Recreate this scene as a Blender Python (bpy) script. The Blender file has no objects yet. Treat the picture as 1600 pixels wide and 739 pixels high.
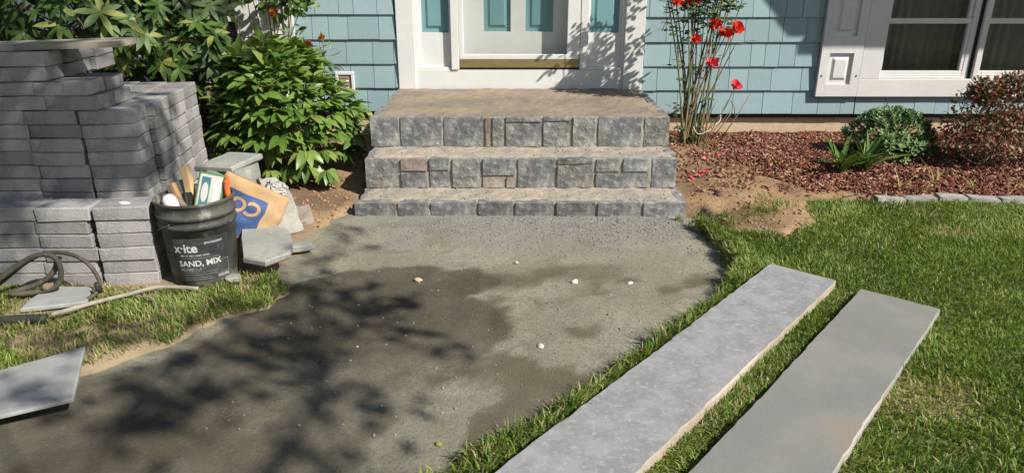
import bpy, bmesh, math, random
import numpy as np
from mathutils import Vector, Matrix, Euler, noise as mnoise

R = math.radians
rng = np.random.default_rng(7)
random.seed(7)
scene = bpy.context.scene
COL = scene.collection

# ------------------------------------------------------------------ camera, sky, sun, exposure
cam_d = bpy.data.cameras.new('camera')
cam = bpy.data.objects.new('camera', cam_d)
COL.objects.link(cam)
cam.location = (-0.06, -5.16, 1.206)
cam.rotation_euler = (R(90 - 20.4), 0, 0)
cam_d.sensor_width = 36
cam_d.lens = 36 * 1110 / 1600
cam_d.clip_start = 0.02
cam_d.clip_end = 900
scene.camera = cam

SUN = Vector((1.4, -1.0, 1.5)).normalized()
world = bpy.data.worlds.new('World')
scene.world = world
world.use_nodes = True
wn = world.node_tree
bg = wn.nodes['Background']
sky = wn.nodes.new('ShaderNodeTexSky')
sky.sky_type = 'NISHITA'
sky.sun_disc = False
sky.sun_elevation = math.asin(SUN.z)
sky.sun_rotation = math.atan2(SUN.x, SUN.y)
wn.links.new(sky.outputs[0], bg.inputs[0])
bg.inputs[1].default_value = 0.066
sun_d = bpy.data.lights.new('sun', 'SUN')
sun_d.energy = 5.0
sun_d.angle = R(0.53)
sun_d.color = (1.0, 0.945, 0.86)
sun = bpy.data.objects.new('sun', sun_d)
COL.objects.link(sun)
sun.rotation_euler = SUN.to_track_quat('Z', 'Y').to_euler()
sun.location = SUN * 30
vs = scene.view_settings
vs.view_transform = 'Standard'
vs.look = 'None'
vs.exposure = 0.42
vs.gamma = 1.0
vs.use_curve_mapping = False
scene.cycles.use_denoising = True
scene.cycles.max_bounces = 8
scene.cycles.transparent_max_bounces = 12

# ------------------------------------------------------------------ noise helpers
def _h(ix, iy, s):
    v = np.sin(ix * 127.1 + iy * 311.7 + s * 74.7) * 43758.5453
    return v - np.floor(v)

def vnoise(x, y, s=0):
    x = np.asarray(x, float); y = np.asarray(y, float)
    ix = np.floor(x); iy = np.floor(y); fx = x - ix; fy = y - iy
    fx = fx * fx * (3 - 2 * fx); fy = fy * fy * (3 - 2 * fy)
    a = _h(ix, iy, s); b = _h(ix + 1, iy, s); c = _h(ix, iy + 1, s); d = _h(ix + 1, iy + 1, s)
    return (a * (1 - fx) + b * fx) * (1 - fy) + (c * (1 - fx) + d * fx) * fy

def fbm(x, y, s=0, o=4):
    t = 0; a = 0.5; x = np.asarray(x, float); y = np.asarray(y, float); n = 0
    for i in range(o):
        t = t + a * vnoise(x, y, s + i * 3.1); n += a
        x = x * 2.03 + 5.2; y = y * 2.03 + 1.7; a *= 0.5
    return t / n

def sdf(poly, x, y):
    """signed distance to a polygon, negative inside"""
    x = np.asarray(x, float); y = np.asarray(y, float)
    d = np.full(x.shape, 1e9); ins = np.zeros(x.shape, bool)
    n = len(poly)
    for i in range(n):
        ax, ay = poly[i]; bx, by = poly[(i + 1) % n]
        ex, ey = bx - ax, by - ay
        t = np.clip(((x - ax) * ex + (y - ay) * ey) / (ex * ex + ey * ey + 1e-12), 0, 1)
        d = np.minimum(d, np.hypot(x - ax - t * ex, y - ay - t * ey))
        c = ((ay > y) != (by > y)) & (x < (bx - ax) * (y - ay) / ((by - ay) if by != ay else 1e-9) + ax)
        ins ^= c
    return np.where(ins, -d, d)

def sstep(a, b, x):
    t = np.clip((x - a) / (b - a), 0, 1)
    return t * t * (3 - 2 * t)

# ------------------------------------------------------------------ material helpers
MATS = {}
def _new(name):
    m = bpy.data.materials.new(name); m.use_nodes = True
    nt = m.node_tree
    MATS[name] = m
    return m, nt, nt.nodes['Principled BSDF'], nt.nodes['Material Output']

def _n(nt, t, **kw):
    n = nt.nodes.new(t)
    for k, v in kw.items():
        if k in n.inputs: n.inputs[k].default_value = v
        else: setattr(n, k, v)
    return n

def c4(c): return (c[0], c[1], c[2], 1)

def mix(nt, fac, a, b, mode='MIX'):
    m = nt.nodes.new('ShaderNodeMix'); m.data_type = 'RGBA'; m.blend_type = mode
    for i, v in ((0, fac), (6, a), (7, b)):
        if hasattr(v, 'links'): nt.links.new(v, m.inputs[i])
        elif i == 0: m.inputs[0].default_value = v
        else: m.inputs[i].default_value = c4(v)
    return m.outputs[2]

def ramp(nt, src, lo, hi):
    r = nt.nodes.new('ShaderNodeMapRange'); r.interpolation_type = 'SMOOTHSTEP'
    r.inputs[1].default_value = lo; r.inputs[2].default_value = hi
    nt.links.new(src, r.inputs[0]); return r.outputs[0]

def tex(nt, scale, detail=4, rough=0.55, stretch=None, coord='Object', dist=0.0):
    tc = nt.nodes.new('ShaderNodeTexCoord'); out = tc.outputs[coord]
    if stretch:
        mp = nt.nodes.new('ShaderNodeMapping'); mp.inputs['Scale'].default_value = stretch
        nt.links.new(out, mp.inputs[0]); out = mp.outputs[0]
    n = nt.nodes.new('ShaderNodeTexNoise')
    n.inputs['Scale'].default_value = scale; n.inputs['Detail'].default_value = detail
    n.inputs['Roughness'].default_value = rough; n.inputs['Distortion'].default_value = dist
    nt.links.new(out, n.inputs['Vector'])
    return n.outputs['Fac']

def attr(nt, name):
    a = nt.nodes.new('ShaderNodeAttribute'); a.attribute_name = name
    return a.outputs['Fac']

def rnd(nt):
    o = nt.nodes.new('ShaderNodeObjectInfo'); return o.outputs['Random']

def bump(nt, bs, height, strength=0.3, dist=0.01):
    b = nt.nodes.new('ShaderNodeBump'); b.inputs['Strength'].default_value = strength
    b.inputs['Distance'].default_value = dist
    nt.links.new(height, b.inputs['Height']); nt.links.new(b.outputs[0], bs.inputs['Normal'])
    return b

def surf(name, a, b, scale=6, rough=0.85, c=None, cscale=40, cmix=0.5, bscale=None, bstr=0.3, bdist=0.004,
         vary=0.0, stretch=None, spec=0.3, lo=0.35, hi=0.65, metal=0.0):
    """two-tone noise surface with an optional third speckle colour and per-object value variation"""
    m, nt, bs, out = _new(name)
    col = mix(nt, ramp(nt, tex(nt, scale, 5, 0.6, stretch), lo, hi), a, b)
    if c is not None:
        f = ramp(nt, tex(nt, cscale, 3, 0.7), 0.5, 0.72)
        mm = nt.nodes.new('ShaderNodeMath'); mm.operation = 'MULTIPLY'; mm.inputs[1].default_value = cmix
        nt.links.new(f, mm.inputs[0]); col = mix(nt, mm.outputs[0], col, c)
    if vary:
        hs = nt.nodes.new('ShaderNodeHueSaturation'); nt.links.new(col, hs.inputs['Color'])
        mr = nt.nodes.new('ShaderNodeMapRange'); mr.inputs[3].default_value = 1 - vary; mr.inputs[4].default_value = 1 + vary
        nt.links.new(rnd(nt), mr.inputs[0]); nt.links.new(mr.outputs[0], hs.inputs['Value']); col = hs.outputs[0]
    nt.links.new(col, bs.inputs['Base Color'])
    bs.inputs['Roughness'].default_value = rough
    bs.inputs['Specular IOR Level'].default_value = spec
    bs.inputs['Metallic'].default_value = metal
    if bscale: bump(nt, bs, tex(nt, bscale, 5, 0.65, stretch), bstr, bdist)
    return m

def leafmat(name, a, b, c=None, trans=0.3, rough=0.45, spec=0.4, use_attr=True):
    """leaf: colour by per-leaf tint (vertex attribute or object random) with translucency"""
    m, nt, bs, out = _new(name)
    if use_attr: f = attr(nt, 'tint')
    else: f = rnd(nt)
    col = mix(nt, ramp(nt, f, 0.0, 0.8), a, b)
    if c is not None: col = mix(nt, ramp(nt, f, 0.78, 0.92), col, c)
    nt.links.new(col, bs.inputs['Base Color'])
    bs.inputs['Roughness'].default_value = rough
    bs.inputs['Specular IOR Level'].default_value = spec
    tr = nt.nodes.new('ShaderNodeBsdfTranslucent')
    t2 = mix(nt, 1.0, col, (1.0, 1.0, 0.55), 'MULTIPLY'); nt.links.new(t2, tr.inputs[0])
    ms = nt.nodes.new('ShaderNodeMixShader'); ms.inputs[0].default_value = trans
    nt.links.new(bs.outputs[0], ms.inputs[1]); nt.links.new(tr.outputs[0], ms.inputs[2])
    nt.links.new(ms.outputs[0], out.inputs[0])
    return m

# ------------------------------------------------------------------ mesh helpers
def new_mesh(name, verts, faces, smooth=False):
    me = bpy.data.meshes.new(name)
    me.from_pydata([tuple(map(float, v)) for v in verts], [], [tuple(f) for f in faces])
    if smooth: me.polygons.foreach_set('use_smooth', [True] * len(me.polygons))
    me.update()
    return me

def fast_mesh(name, V, Fq=None, Ft=None, smooth=False, attrs=None):
    """numpy vertices, quads and triangles -> mesh"""
    me = bpy.data.meshes.new(name)
    V = np.asarray(V, np.float32)
    loops = []; starts = []; tot = 0
    for F in (Fq, Ft):
        if F is None or len(F) == 0: continue
        F = np.asarray(F, np.int32); k = F.shape[1]
        starts.append(tot + np.arange(len(F), dtype=np.int32) * k); loops.append(F.ravel()); tot += F.size
    loops = np.concatenate(loops); starts = np.concatenate(starts)
    me.vertices.add(len(V)); me.vertices.foreach_set('co', V.ravel())
    me.loops.add(len(loops)); me.loops.foreach_set('vertex_index', loops)
    me.polygons.add(len(starts)); me.polygons.foreach_set('loop_start', starts)
    if smooth: me.polygons.foreach_set('use_smooth', np.ones(len(starts), bool))
    for k, v in (attrs or {}).items():
        at = me.attributes.new(k, 'FLOAT', 'POINT'); at.data.foreach_set('value', np.asarray(v, np.float32))
    me.update(calc_edges=True); me.validate()
    return me

def link(name, me, mat=None, parent=None, loc=(0, 0, 0), rot=None, scale=None):
    o = bpy.data.objects.new(name, me)
    COL.objects.link(o)
    if mat is not None and me is not None and len(me.materials) == 0: me.materials.append(MATS[mat])
    if parent is not None: o.parent = parent
    o.location = loc
    if rot is not None:
        if isinstance(rot, Matrix):
            o.rotation_mode = 'QUATERNION'; o.rotation_quaternion = rot.to_quaternion()
        else: o.rotation_euler = rot
    if scale is not None: o.scale = scale
    return o

def tag(o, label=None, cat=None, group=None, kind=None):
    if label: o['label'] = label
    if cat: o['category'] = cat
    if group: o['group'] = group
    if kind: o['kind'] = kind
    return o

def thing(name, loc, label, cat, group=None, rot=None):
    o = bpy.data.objects.new(name, None); COL.objects.link(o); o.location = loc
    o.empty_display_size = 0.1
    if rot is not None: o.rotation_euler = rot
    return tag(o, label, cat, group)

def cbox_data(sx, sy, sz, b=0.003, jit=0.0, seed=None):
    """chamfered box centred in x and y with its base at z = 0"""
    r = random.Random(seed)
    h = (sx / 2, sy / 2, sz / 2)
    V = []; idx = {}
    for ix in (-1, 1):
        for iy in (-1, 1):
            for iz in (-1, 1):
                s = (ix, iy, iz); j = [r.uniform(-jit, jit) for _ in range(3)]
                for a in range(3):
                    p = [s[k] * (h[k] - (0 if k == a else b)) + j[k] for k in range(3)]
                    p[2] += h[2]
                    idx[(s, a)] = len(V); V.append(p)
    F = []
    for a in range(3):
        o1, o2 = (a + 1) % 3, (a + 2) % 3
        for sg in (-1, 1):
            q = []
            for u, v in ((-1, -1), (1, -1), (1, 1), (-1, 1)):
                s = [0, 0, 0]; s[a] = sg; s[o1] = u; s[o2] = v; q.append(idx[(tuple(s), a)])
            F.append(q if sg > 0 else q[::-1])
    for a in range(3):                       # edges along axis a
        o1, o2 = (a + 1) % 3, (a + 2) % 3
        for u in (-1, 1):
            for v in (-1, 1):
                s0 = [0, 0, 0]; s1 = [0, 0, 0]
                s0[a] = -1; s1[a] = 1
                for s in (s0, s1): s[o1] = u; s[o2] = v
                q = [idx[(tuple(s0), o1)], idx[(tuple(s1), o1)], idx[(tuple(s1), o2)], idx[(tuple(s0), o2)]]
                F.append(q if u * v < 0 else q[::-1])
    for ix in (-1, 1):
        for iy in (-1, 1):
            for iz in (-1, 1):
                s = (ix, iy, iz); q = [idx[(s, 0)], idx[(s, 1)], idx[(s, 2)]]
                F.append(q if ix * iy * iz > 0 else q[::-1])
    return V, F

def cbox(name, sx, sy, sz, mat, parent=None, loc=(0, 0, 0), rot=None, b=0.003, jit=0.0, seed=None):
    V, F = cbox_data(sx, sy, sz, b, jit, seed)
    return link(name, new_mesh(name, V, F), mat, parent, loc, rot)

def rect(name, x0, x1, y0, y1, z0, z1, mat, parent=None, b=0.002, origin=(0, 0, 0)):
    """chamfered box between two corners, in the parent's frame"""
    return cbox(name, x1 - x0, y1 - y0, z1 - z0, mat, parent,
                ((x0 + x1) / 2 - origin[0], (y0 + y1) / 2 - origin[1], z0 - origin[2]), None, b)

def gridbox(nx, ny, nz, fn):
    """surface of a box split into cells; fn(u, v, w) with u, v, w in [-1, 1] gives the point"""
    V = []; idx = {}; F = []
    def g(i, j, k):
        if (i, j, k) not in idx:
            idx[(i, j, k)] = len(V); V.append(fn(2 * i / nx - 1, 2 * j / ny - 1, 2 * k / nz - 1))
        return idx[(i, j, k)]
    for i in range(nx):
        for j in range(ny):
            F.append((g(i, j, nz), g(i + 1, j, nz), g(i + 1, j + 1, nz), g(i, j + 1, nz)))
            F.append((g(i, j, 0), g(i, j + 1, 0), g(i + 1, j + 1, 0), g(i + 1, j, 0)))
    for i in range(nx):
        for k in range(nz):
            F.append((g(i, 0, k), g(i + 1, 0, k), g(i + 1, 0, k + 1), g(i, 0, k + 1)))
            F.append((g(i, ny, k), g(i, ny, k + 1), g(i + 1, ny, k + 1), g(i + 1, ny, k)))
    for j in range(ny):
        for k in range(nz):
            F.append((g(0, j, k), g(0, j, k + 1), g(0, j + 1, k + 1), g(0, j + 1, k)))
            F.append((g(nx, j, k), g(nx, j + 1, k), g(nx, j + 1, k + 1), g(nx, j, k + 1)))
    return V, F

def rough_block(sx, sy, sz, n=(6, 2, 4), amp=0.006, face=0.012, seed=0, freq=14, rb=0.06, rbk=0.9):
    """split-face stone: rounded box with broken faces; base at z = 0; -y is the face"""
    off = Vector((seed * 7.31, seed * 3.77, seed * 1.13))
    def fn(u, v, w):
        p = Vector((u * sx / 2, v * sy / 2, w * sz / 2 + sz / 2))
        k = (abs(u) ** 8 + abs(w) ** 8) * 0.5
        q = p * freq + off
        d = mnoise.noise_vector(q) * amp
        if v < -0.99:
            p.y += k * face * rbk + (mnoise.noise(q * 0.8) + 0.6 * mnoise.noise(q * 2.3)) * face
        p.x += d.x * 0.6 - (u * k * sx * rb * 0.2); p.z += d.z * 0.5
        return p
    return gridbox(n[0], n[1], n[2], fn)

def poly_slab(pts, z0, z1, amp=0.004, seed=0, step=0.04, chip=0.006):
    """flat stone with a traced outline, broken edges and a cleft top"""
    r = random.Random(seed); ring = []
    n = len(pts)
    for i in range(n):
        a = Vector(pts[i]); b = Vector(pts[(i + 1) % n]); k = max(1, int((b - a).length / step))
        nr = Vector((b.y - a.y, a.x - b.x)).normalized()
        for j in range(k):
            p = a.lerp(b, j / k)
            w = mnoise.noise(Vector((p.x * 20, p.y * 20, seed))) * amp + (mnoise.noise(Vector((p.x * 55, p.y * 55, seed))) * amp * .6)
            ring.append(p + nr * w)
    m = len(ring); c = sum(ring, Vector((0, 0))) / m
    V = []; F = []
    def lay(z, s, inset):
        for p in ring:
            d = (p - c); l = d.length
            q = c + d * max(0.0, (l - inset) / l)
            V.append((q.x, q.y, z + (mnoise.noise(Vector((q.x * 12, q.y * 12, seed + s))) * 0.0015 if s in (1, 2) else 0.0)))
    lay(z0, 0, chip); lay(z0 + (z1 - z0) * .25, 1, 0); lay(z1 - (z1 - z0) * .2, 2, 0); lay(z1, 3, chip * .8)
    for k in range(3):
        for i in range(m):
            j = (i + 1) % m
            F.append((k * m + i, k * m + j, (k + 1) * m + j, (k + 1) * m + i))
    F.append(tuple(range(3 * m, 4 * m))); F.append(tuple(range(m - 1, -1, -1)))
    return V, F

def tube_data(pts, rad, n=8, V=None, F=None, cap=True):
    V = [] if V is None else V; F = [] if F is None else F
    pts = [Vector(p) for p in pts]
    if not isinstance(rad, (list, tuple)): rad = [rad] * len(pts)
    t0 = (pts[1] - pts[0]).normalized()
    up = Vector((0, 0, 1)) if abs(t0.z) < 0.9 else Vector((1, 0, 0))
    a = t0.cross(up).normalized(); base = len(V)
    for i, p in enumerate(pts):
        t = (pts[min(i + 1, len(pts) - 1)] - pts[max(i - 1, 0)]).normalized()
        a = (a - t * a.dot(t)).normalized(); b = t.cross(a)
        for k in range(n):
            an = 2 * math.pi * k / n
            V.append(p + (a * math.cos(an) + b * math.sin(an)) * rad[i])
    for i in range(len(pts) - 1):
        for k in range(n):
            k2 = (k + 1) % n
            F.append((base + i * n + k, base + i * n + k2, base + (i + 1) * n + k2, base + (i + 1) * n + k))
    if cap:
        F.append(tuple(base + k for k in range(n - 1, -1, -1)))
        F.append(tuple(base + (len(pts) - 1) * n + k for k in range(n)))
    return V, F

def spline(pts, k=6):
    """Catmull-Rom through the points"""
    P = [Vector(p) for p in pts]; P = [P[0] * 2 - P[1]] + P + [P[-1] * 2 - P[-2]]
    out = []
    for i in range(1, len(P) - 2):
        for j in range(k):
            t = j / k
            out.append(0.5 * ((2 * P[i]) + (P[i + 1] - P[i - 1]) * t + (2 * P[i - 1] - 5 * P[i] + 4 * P[i + 1] - P[i + 2]) * t * t
                              + (3 * P[i] - 3 * P[i + 1] + P[i + 2] - P[i - 1]) * t ** 3))
    out.append(P[-2]); return out

def lathe(prof, n=40):
    V = []; F = []
    for (r, z) in prof:
        for k in range(n):
            a = 2 * math.pi * k / n; V.append((r * math.cos(a), r * math.sin(a), z))
    for i in range(len(prof) - 1):
        for k in range(n):
            k2 = (k + 1) % n
            F.append((i * n + k, i * n + k2, (i + 1) * n + k2, (i + 1) * n + k))
    return V, F

def leaf_data(L=1.0, W=0.4, n=4, fold=0.18, droop=0.25, peak=0.45, tipw=0.0):
    """leaf along +y with its upper side towards +z"""
    V = []; F = []
    for i in range(n + 1):
        t = i / n
        w = W * 0.5 * (math.sin(math.pi * min(1, t ** (math.log(.5) / math.log(peak)))) ** 0.8 if 0 < t < 1 else (0.06 if t == 0 else tipw))
        y = L * t; z = -droop * L * t * t
        V += [(-w, y, z + fold * w), (0, y, z), (w, y, z + fold * w)]
    for i in range(n):
        a = i * 3
        F += [(a, a + 1, a + 4, a + 3), (a + 1, a + 2, a + 5, a + 4)]
    return np.array(V, float), np.array(F, int)

def frame(d, up=Vector((0, 0, 1)), roll=0.0):
    """rotation matrix whose y axis is d and whose z axis is nearest to up"""
    y = Vector(d).normalized(); x = y.cross(up)
    if x.length < 1e-4: x = Vector((1, 0, 0))
    x.normalize(); z = x.cross(y)
    m = Matrix((x, y, z)).transposed()
    if roll: m = m @ Matrix.Rotation(roll, 3, 'Y')
    return m

class Foliage:
    """collects leaf placements and builds them as one mesh with a tint per leaf"""
    def __init__(s, data): s.V, s.F = data; s.items = []
    def add(s, pos, d, size=1.0, up=Vector((0, 0, 1)), roll=0.0, tint=None):
        s.items.append((Vector(pos), frame(d, up, roll), size, random.random() if tint is None else tint))
    def mesh(s, name, items=None, origin=(0, 0, 0)):
        items = s.items if items is None else items
        n = len(items); nv = len(s.V)
        M = np.array([np.array(m) * sz for _, m, sz, _ in items]); P = np.array([p[:] for p, _, _, _ in items]) - np.array(origin)
        V = np.einsum('nij,vj->nvi', M, s.V) + P[:, None, :]
        F = (s.F[None] + (np.arange(n) * nv)[:, None, None]).reshape(-1, 4)
        return fast_mesh(name, V.reshape(-1, 3), F, None, True, {'tint': np.repeat([t for *_, t in items], nv)})

def heightfield(name, x0, x1, y0, y1, res, zf, mat, kind='structure', attrs=None, keep=None):
    nx = int((x1 - x0) / res) + 1; ny = int((y1 - y0) / res) + 1
    X, Y = np.meshgrid(np.linspace(x0, x1, nx), np.linspace(y0, y1, ny))
    Z = zf(X, Y)
    V = np.stack([X, Y, Z], -1).reshape(-1, 3)
    i = np.arange(ny - 1)[:, None] * nx + np.arange(nx - 1)[None]
    Fq = np.stack([i, i + 1, i + nx + 1, i + nx], -1).reshape(-1, 4)
    at = {k: f(X, Y).ravel() for k, f in (attrs or {}).items()}
    if keep is not None:
        kp = keep(X, Y).ravel(); Fq = Fq[kp[Fq].any(1)]
        used = np.unique(Fq); mp = np.full(len(V), -1); mp[used] = np.arange(len(used))
        V = V[used]; Fq = mp[Fq]; at = {k: v[used] for k, v in at.items()}
    o = link(name, fast_mesh(name, V, Fq, None, True, at), mat)
    o['kind'] = kind
    return o

# ------------------------------------------------------------------ materials
surf('siding', (0.262, 0.372, 0.398), (0.288, 0.398, 0.420), 3, 0.6, c=(0.225, 0.325, 0.35), cscale=5, cmix=0.35, bscale=9, bstr=0.3, bdist=0.003, vary=0.085, stretch=(14, 1, 1))
surf('siding_back', (0.09, 0.13, 0.14), (0.11, 0.15, 0.16), 4, 0.8)
surf('white_paint', (0.665, 0.665, 0.645), (0.70, 0.70, 0.68), 5, 0.45, c=(0.60, 0.59, 0.56), cscale=18, cmix=0.25, bscale=30, bstr=0.05, bdist=0.001)
surf('shutter_paint', (0.63, 0.62, 0.60), (0.67, 0.66, 0.635), 5, 0.5, c=(0.55, 0.54, 0.51), cscale=14, cmix=0.3, bscale=30, bstr=0.05, bdist=0.001)
surf('teal_panel', (0.165, 0.315, 0.340), (0.18, 0.33, 0.355), 4, 0.4)
surf('brass', (0.30, 0.235, 0.105), (0.36, 0.28, 0.13), 6, 0.45, metal=0.6, stretch=(1, 1, 6), bscale=40, bstr=0.08)
surf('dark_gap', (0.02, 0.02, 0.02), (0.03, 0.03, 0.028), 5, 0.8)
surf('foundation_block', (0.50, 0.38, 0.25), (0.58, 0.46, 0.32), 5, 0.95, c=(0.36, 0.28, 0.2), cscale=30, bscale=40, bstr=0.4)
surf('under_siding_shade', (0.05, 0.045, 0.04), (0.08, 0.065, 0.05), 8, 0.9)  # near-black colour for the painted shadow below the siding
surf('face_stone', (0.128, 0.133, 0.138), (0.235, 0.235, 0.226), 11, 0.85, c=(0.42, 0.40, 0.35), cscale=26, cmix=0.8, bscale=34, bstr=0.8, bdist=0.009, vary=0.24)
surf('tan_stone', (0.155, 0.155, 0.146), (0.262, 0.252, 0.225), 12, 0.88, c=(0.44, 0.41, 0.36), cscale=30, cmix=0.7, bscale=30, bstr=1.0, bdist=0.012, vary=0.2)
surf('brown_stone', (0.25, 0.20, 0.17), (0.33, 0.28, 0.24), 10, 0.9, c=(0.40, 0.36, 0.32), cscale=36, cmix=0.5, bscale=34, bstr=0.8, bdist=0.008, vary=0.15)
surf('mortar', (0.27, 0.255, 0.215), (0.37, 0.34, 0.285), 14, 0.95, c=(0.24, 0.23, 0.21), cscale=45, bscale=60, bstr=0.6)
surf('tread_dust', (0.285, 0.262, 0.225), (0.40, 0.34, 0.265), 6, 0.95, c=(0.22, 0.215, 0.20), cscale=22, cmix=0.75, bscale=70, bstr=0.55, bdist=0.006)
surf('landing_dust', (0.195, 0.165, 0.125), (0.285, 0.225, 0.160), 2.6, 0.95, c=(0.23, 0.20, 0.16), cscale=18, cmix=0.7, bscale=60, bstr=0.5, bdist=0.006)
surf('paver_concrete', (0.195, 0.192, 0.194), (0.315, 0.302, 0.294), 9, 0.92, c=(0.40, 0.375, 0.345), cscale=60, cmix=0.6, bscale=120, bstr=0.9, bdist=0.004, vary=0.22)
surf('thermal_stone', (0.222, 0.224, 0.228), (0.290, 0.291, 0.293), 16, 0.85, c=(0.38, 0.38, 0.38), cscale=52, cmix=0.8, bscale=60, bstr=0.35, bdist=0.003)
surf('smooth_stone', (0.192, 0.195, 0.183), (0.238, 0.233, 0.213), 3.2, 0.75, c=(0.27, 0.205, 0.14), cscale=2.1, cmix=0.6, bscale=90, bstr=0.3, bdist=0.003)
surf('slab_edge', (0.27, 0.26, 0.235), (0.36, 0.345, 0.31), 9, 0.9, c=(0.36, 0.29, 0.21), cscale=8, cmix=0.6, bscale=40, bstr=0.5, bdist=0.004)
surf('sawn_edge', (0.34, 0.28, 0.20), (0.42, 0.37, 0.30), 9, 0.9, c=(0.38, 0.36, 0.34), cscale=14, cmix=0.7, bscale=40, bstr=0.5, bdist=0.004)
surf('blue_flag', (0.245, 0.255, 0.235), (0.335, 0.330, 0.285), 6, 0.9, c=(0.19, 0.20, 0.19), cscale=14, cmix=0.7, bscale=30, bstr=0.35, bdist=0.004, vary=0.05)
surf('pale_flag', (0.27, 0.275, 0.265), (0.36, 0.365, 0.345), 4, 0.75, c=(0.21, 0.22, 0.23), cscale=7, cmix=0.7, bscale=30, bstr=0.2, bdist=0.003)
surf('edging', (0.25, 0.245, 0.23), (0.36, 0.35, 0.325), 9, 0.9, c=(0.28, 0.27, 0.26), cscale=30, bscale=40, bstr=0.6, vary=0.12)
surf('timber', (0.22, 0.205, 0.175), (0.33, 0.29, 0.225), 4, 0.8, stretch=(1, 8, 8), bscale=20, bstr=0.2)
surf('bucket_plastic', (0.040, 0.040, 0.037), (0.095, 0.092, 0.082), 7, 0.6, c=(0.30, 0.28, 0.235), cscale=11, cmix=0.85, bscale=60, bstr=0.2, bdist=0.002)
surf('bucket_label', (0.030, 0.032, 0.034), (0.055, 0.057, 0.058), 9, 0.5, c=(0.10, 0.10, 0.095), cscale=20, cmix=0.6)
surf('print_white', (0.55, 0.55, 0.53), (0.68, 0.68, 0.66), 30, 0.6, c=(0.15, 0.15, 0.15), cscale=60, cmix=0.5)
surf('print_grey', (0.22, 0.22, 0.215), (0.32, 0.32, 0.31), 40, 0.6, c=(0.08, 0.08, 0.08), cscale=70, cmix=0.6)
surf('kraft_paper', (0.40, 0.255, 0.13), (0.48, 0.32, 0.175), 6, 0.9, c=(0.33, 0.24, 0.15), cscale=14, cmix=0.5, bscale=18, bstr=0.7, bdist=0.008)
surf('blue_print', (0.04, 0.075, 0.19), (0.06, 0.10, 0.235), 10, 0.7, c=(0.1, 0.16, 0.34), cscale=30, cmix=0.3)
surf('wood_light', (0.60, 0.40, 0.19), (0.68, 0.48, 0.25), 4, 0.6, stretch=(6, 6, 1))
surf('wood_brown', (0.30, 0.17, 0.08), (0.38, 0.23, 0.12), 5, 0.6, stretch=(6, 6, 1))
surf('carton_green', (0.06, 0.18, 0.08), (0.08, 0.22, 0.10), 8, 0.6)
surf('carton_white', (0.47, 0.47, 0.41), (0.55, 0.55, 0.49), 8, 0.6, c=(0.4, 0.42, 0.38), cscale=12)
surf('print_teal', (0.05, 0.15, 0.18), (0.09, 0.21, 0.25), 12, 0.6)
surf('orange_plastic', (0.62, 0.13, 0.035), (0.68, 0.17, 0.05), 8, 0.4)
surf('white_plastic', (0.72, 0.71, 0.69), (0.78, 0.77, 0.75), 8, 0.4)
surf('dirty_plastic', (0.30, 0.30, 0.29), (0.50, 0.50, 0.48), 14, 0.6, c=(0.18, 0.17, 0.16), cscale=20, cmix=0.6)
surf('old_rubber', (0.045, 0.042, 0.03), (0.095, 0.085, 0.06), 8, 0.65, c=(0.19, 0.165, 0.11), cscale=24, cmix=0.5, bscale=50, bstr=0.3)
surf('black_rubber', (0.02, 0.021, 0.02), (0.04, 0.04, 0.036), 9, 0.6, c=(0.09, 0.085, 0.07), cscale=30, bscale=40, bstr=0.3)
surf('rusty_brown', (0.16, 0.115, 0.08), (0.25, 0.18, 0.13), 12, 0.8, bscale=50, bstr=0.3)
surf('weathered_pole', (0.19, 0.18, 0.14), (0.32, 0.29, 0.235), 6, 0.85, c=(0.16, 0.15, 0.12), cscale=18, cmix=0.6, bscale=30, bstr=0.3)
surf('bark', (0.10, 0.075, 0.055), (0.16, 0.125, 0.095), 10, 0.95, bscale=18, bstr=0.8, bdist=0.02, stretch=(4, 4, 1))
surf('cane_green', (0.10, 0.13, 0.045), (0.20, 0.19, 0.085), 9, 0.6, stretch=(1, 1, 3))
surf('cane_brown', (0.16, 0.11, 0.065), (0.25, 0.18, 0.11), 9, 0.8)
surf('cord_white', (0.62, 0.58, 0.52), (0.7, 0.66, 0.6), 20, 0.8)
surf('pebble_pale', (0.60, 0.56, 0.50), (0.70, 0.66, 0.60), 20, 0.9, bscale=60, bstr=0.5)
surf('pebble_tan', (0.55, 0.36, 0.22), (0.62, 0.43, 0.29), 20, 0.9, bscale=60, bstr=0.5)
surf('soil_clod', (0.10, 0.07, 0.05), (0.16, 0.11, 0.08), 20, 0.95, bscale=60, bstr=0.7)
surf('crumb_soil', (0.22, 0.145, 0.085), (0.36, 0.245, 0.145), 30, 0.95)
surf('roof_edge', (0.5, 0.49, 0.47), (0.56, 0.55, 0.53), 4, 0.7)
surf('terracotta', (0.42, 0.22, 0.15), (0.5, 0.28, 0.2), 9, 0.8)
surf('far_ground', (0.06, 0.085, 0.03), (0.10, 0.10, 0.045), 0.8, 0.95)
surf('gravel', (0.15, 0.145, 0.135), (0.26, 0.25, 0.225), 40, 0.9, c=(0.38, 0.37, 0.34), cscale=24, cmix=0.6)
surf('drape', (0.085, 0.095, 0.08), (0.125, 0.135, 0.115), 3, 0.8, stretch=(12, 1, 0.3))
surf('room_dark', (0.03, 0.032, 0.03), (0.045, 0.045, 0.04), 3, 0.9)

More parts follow.
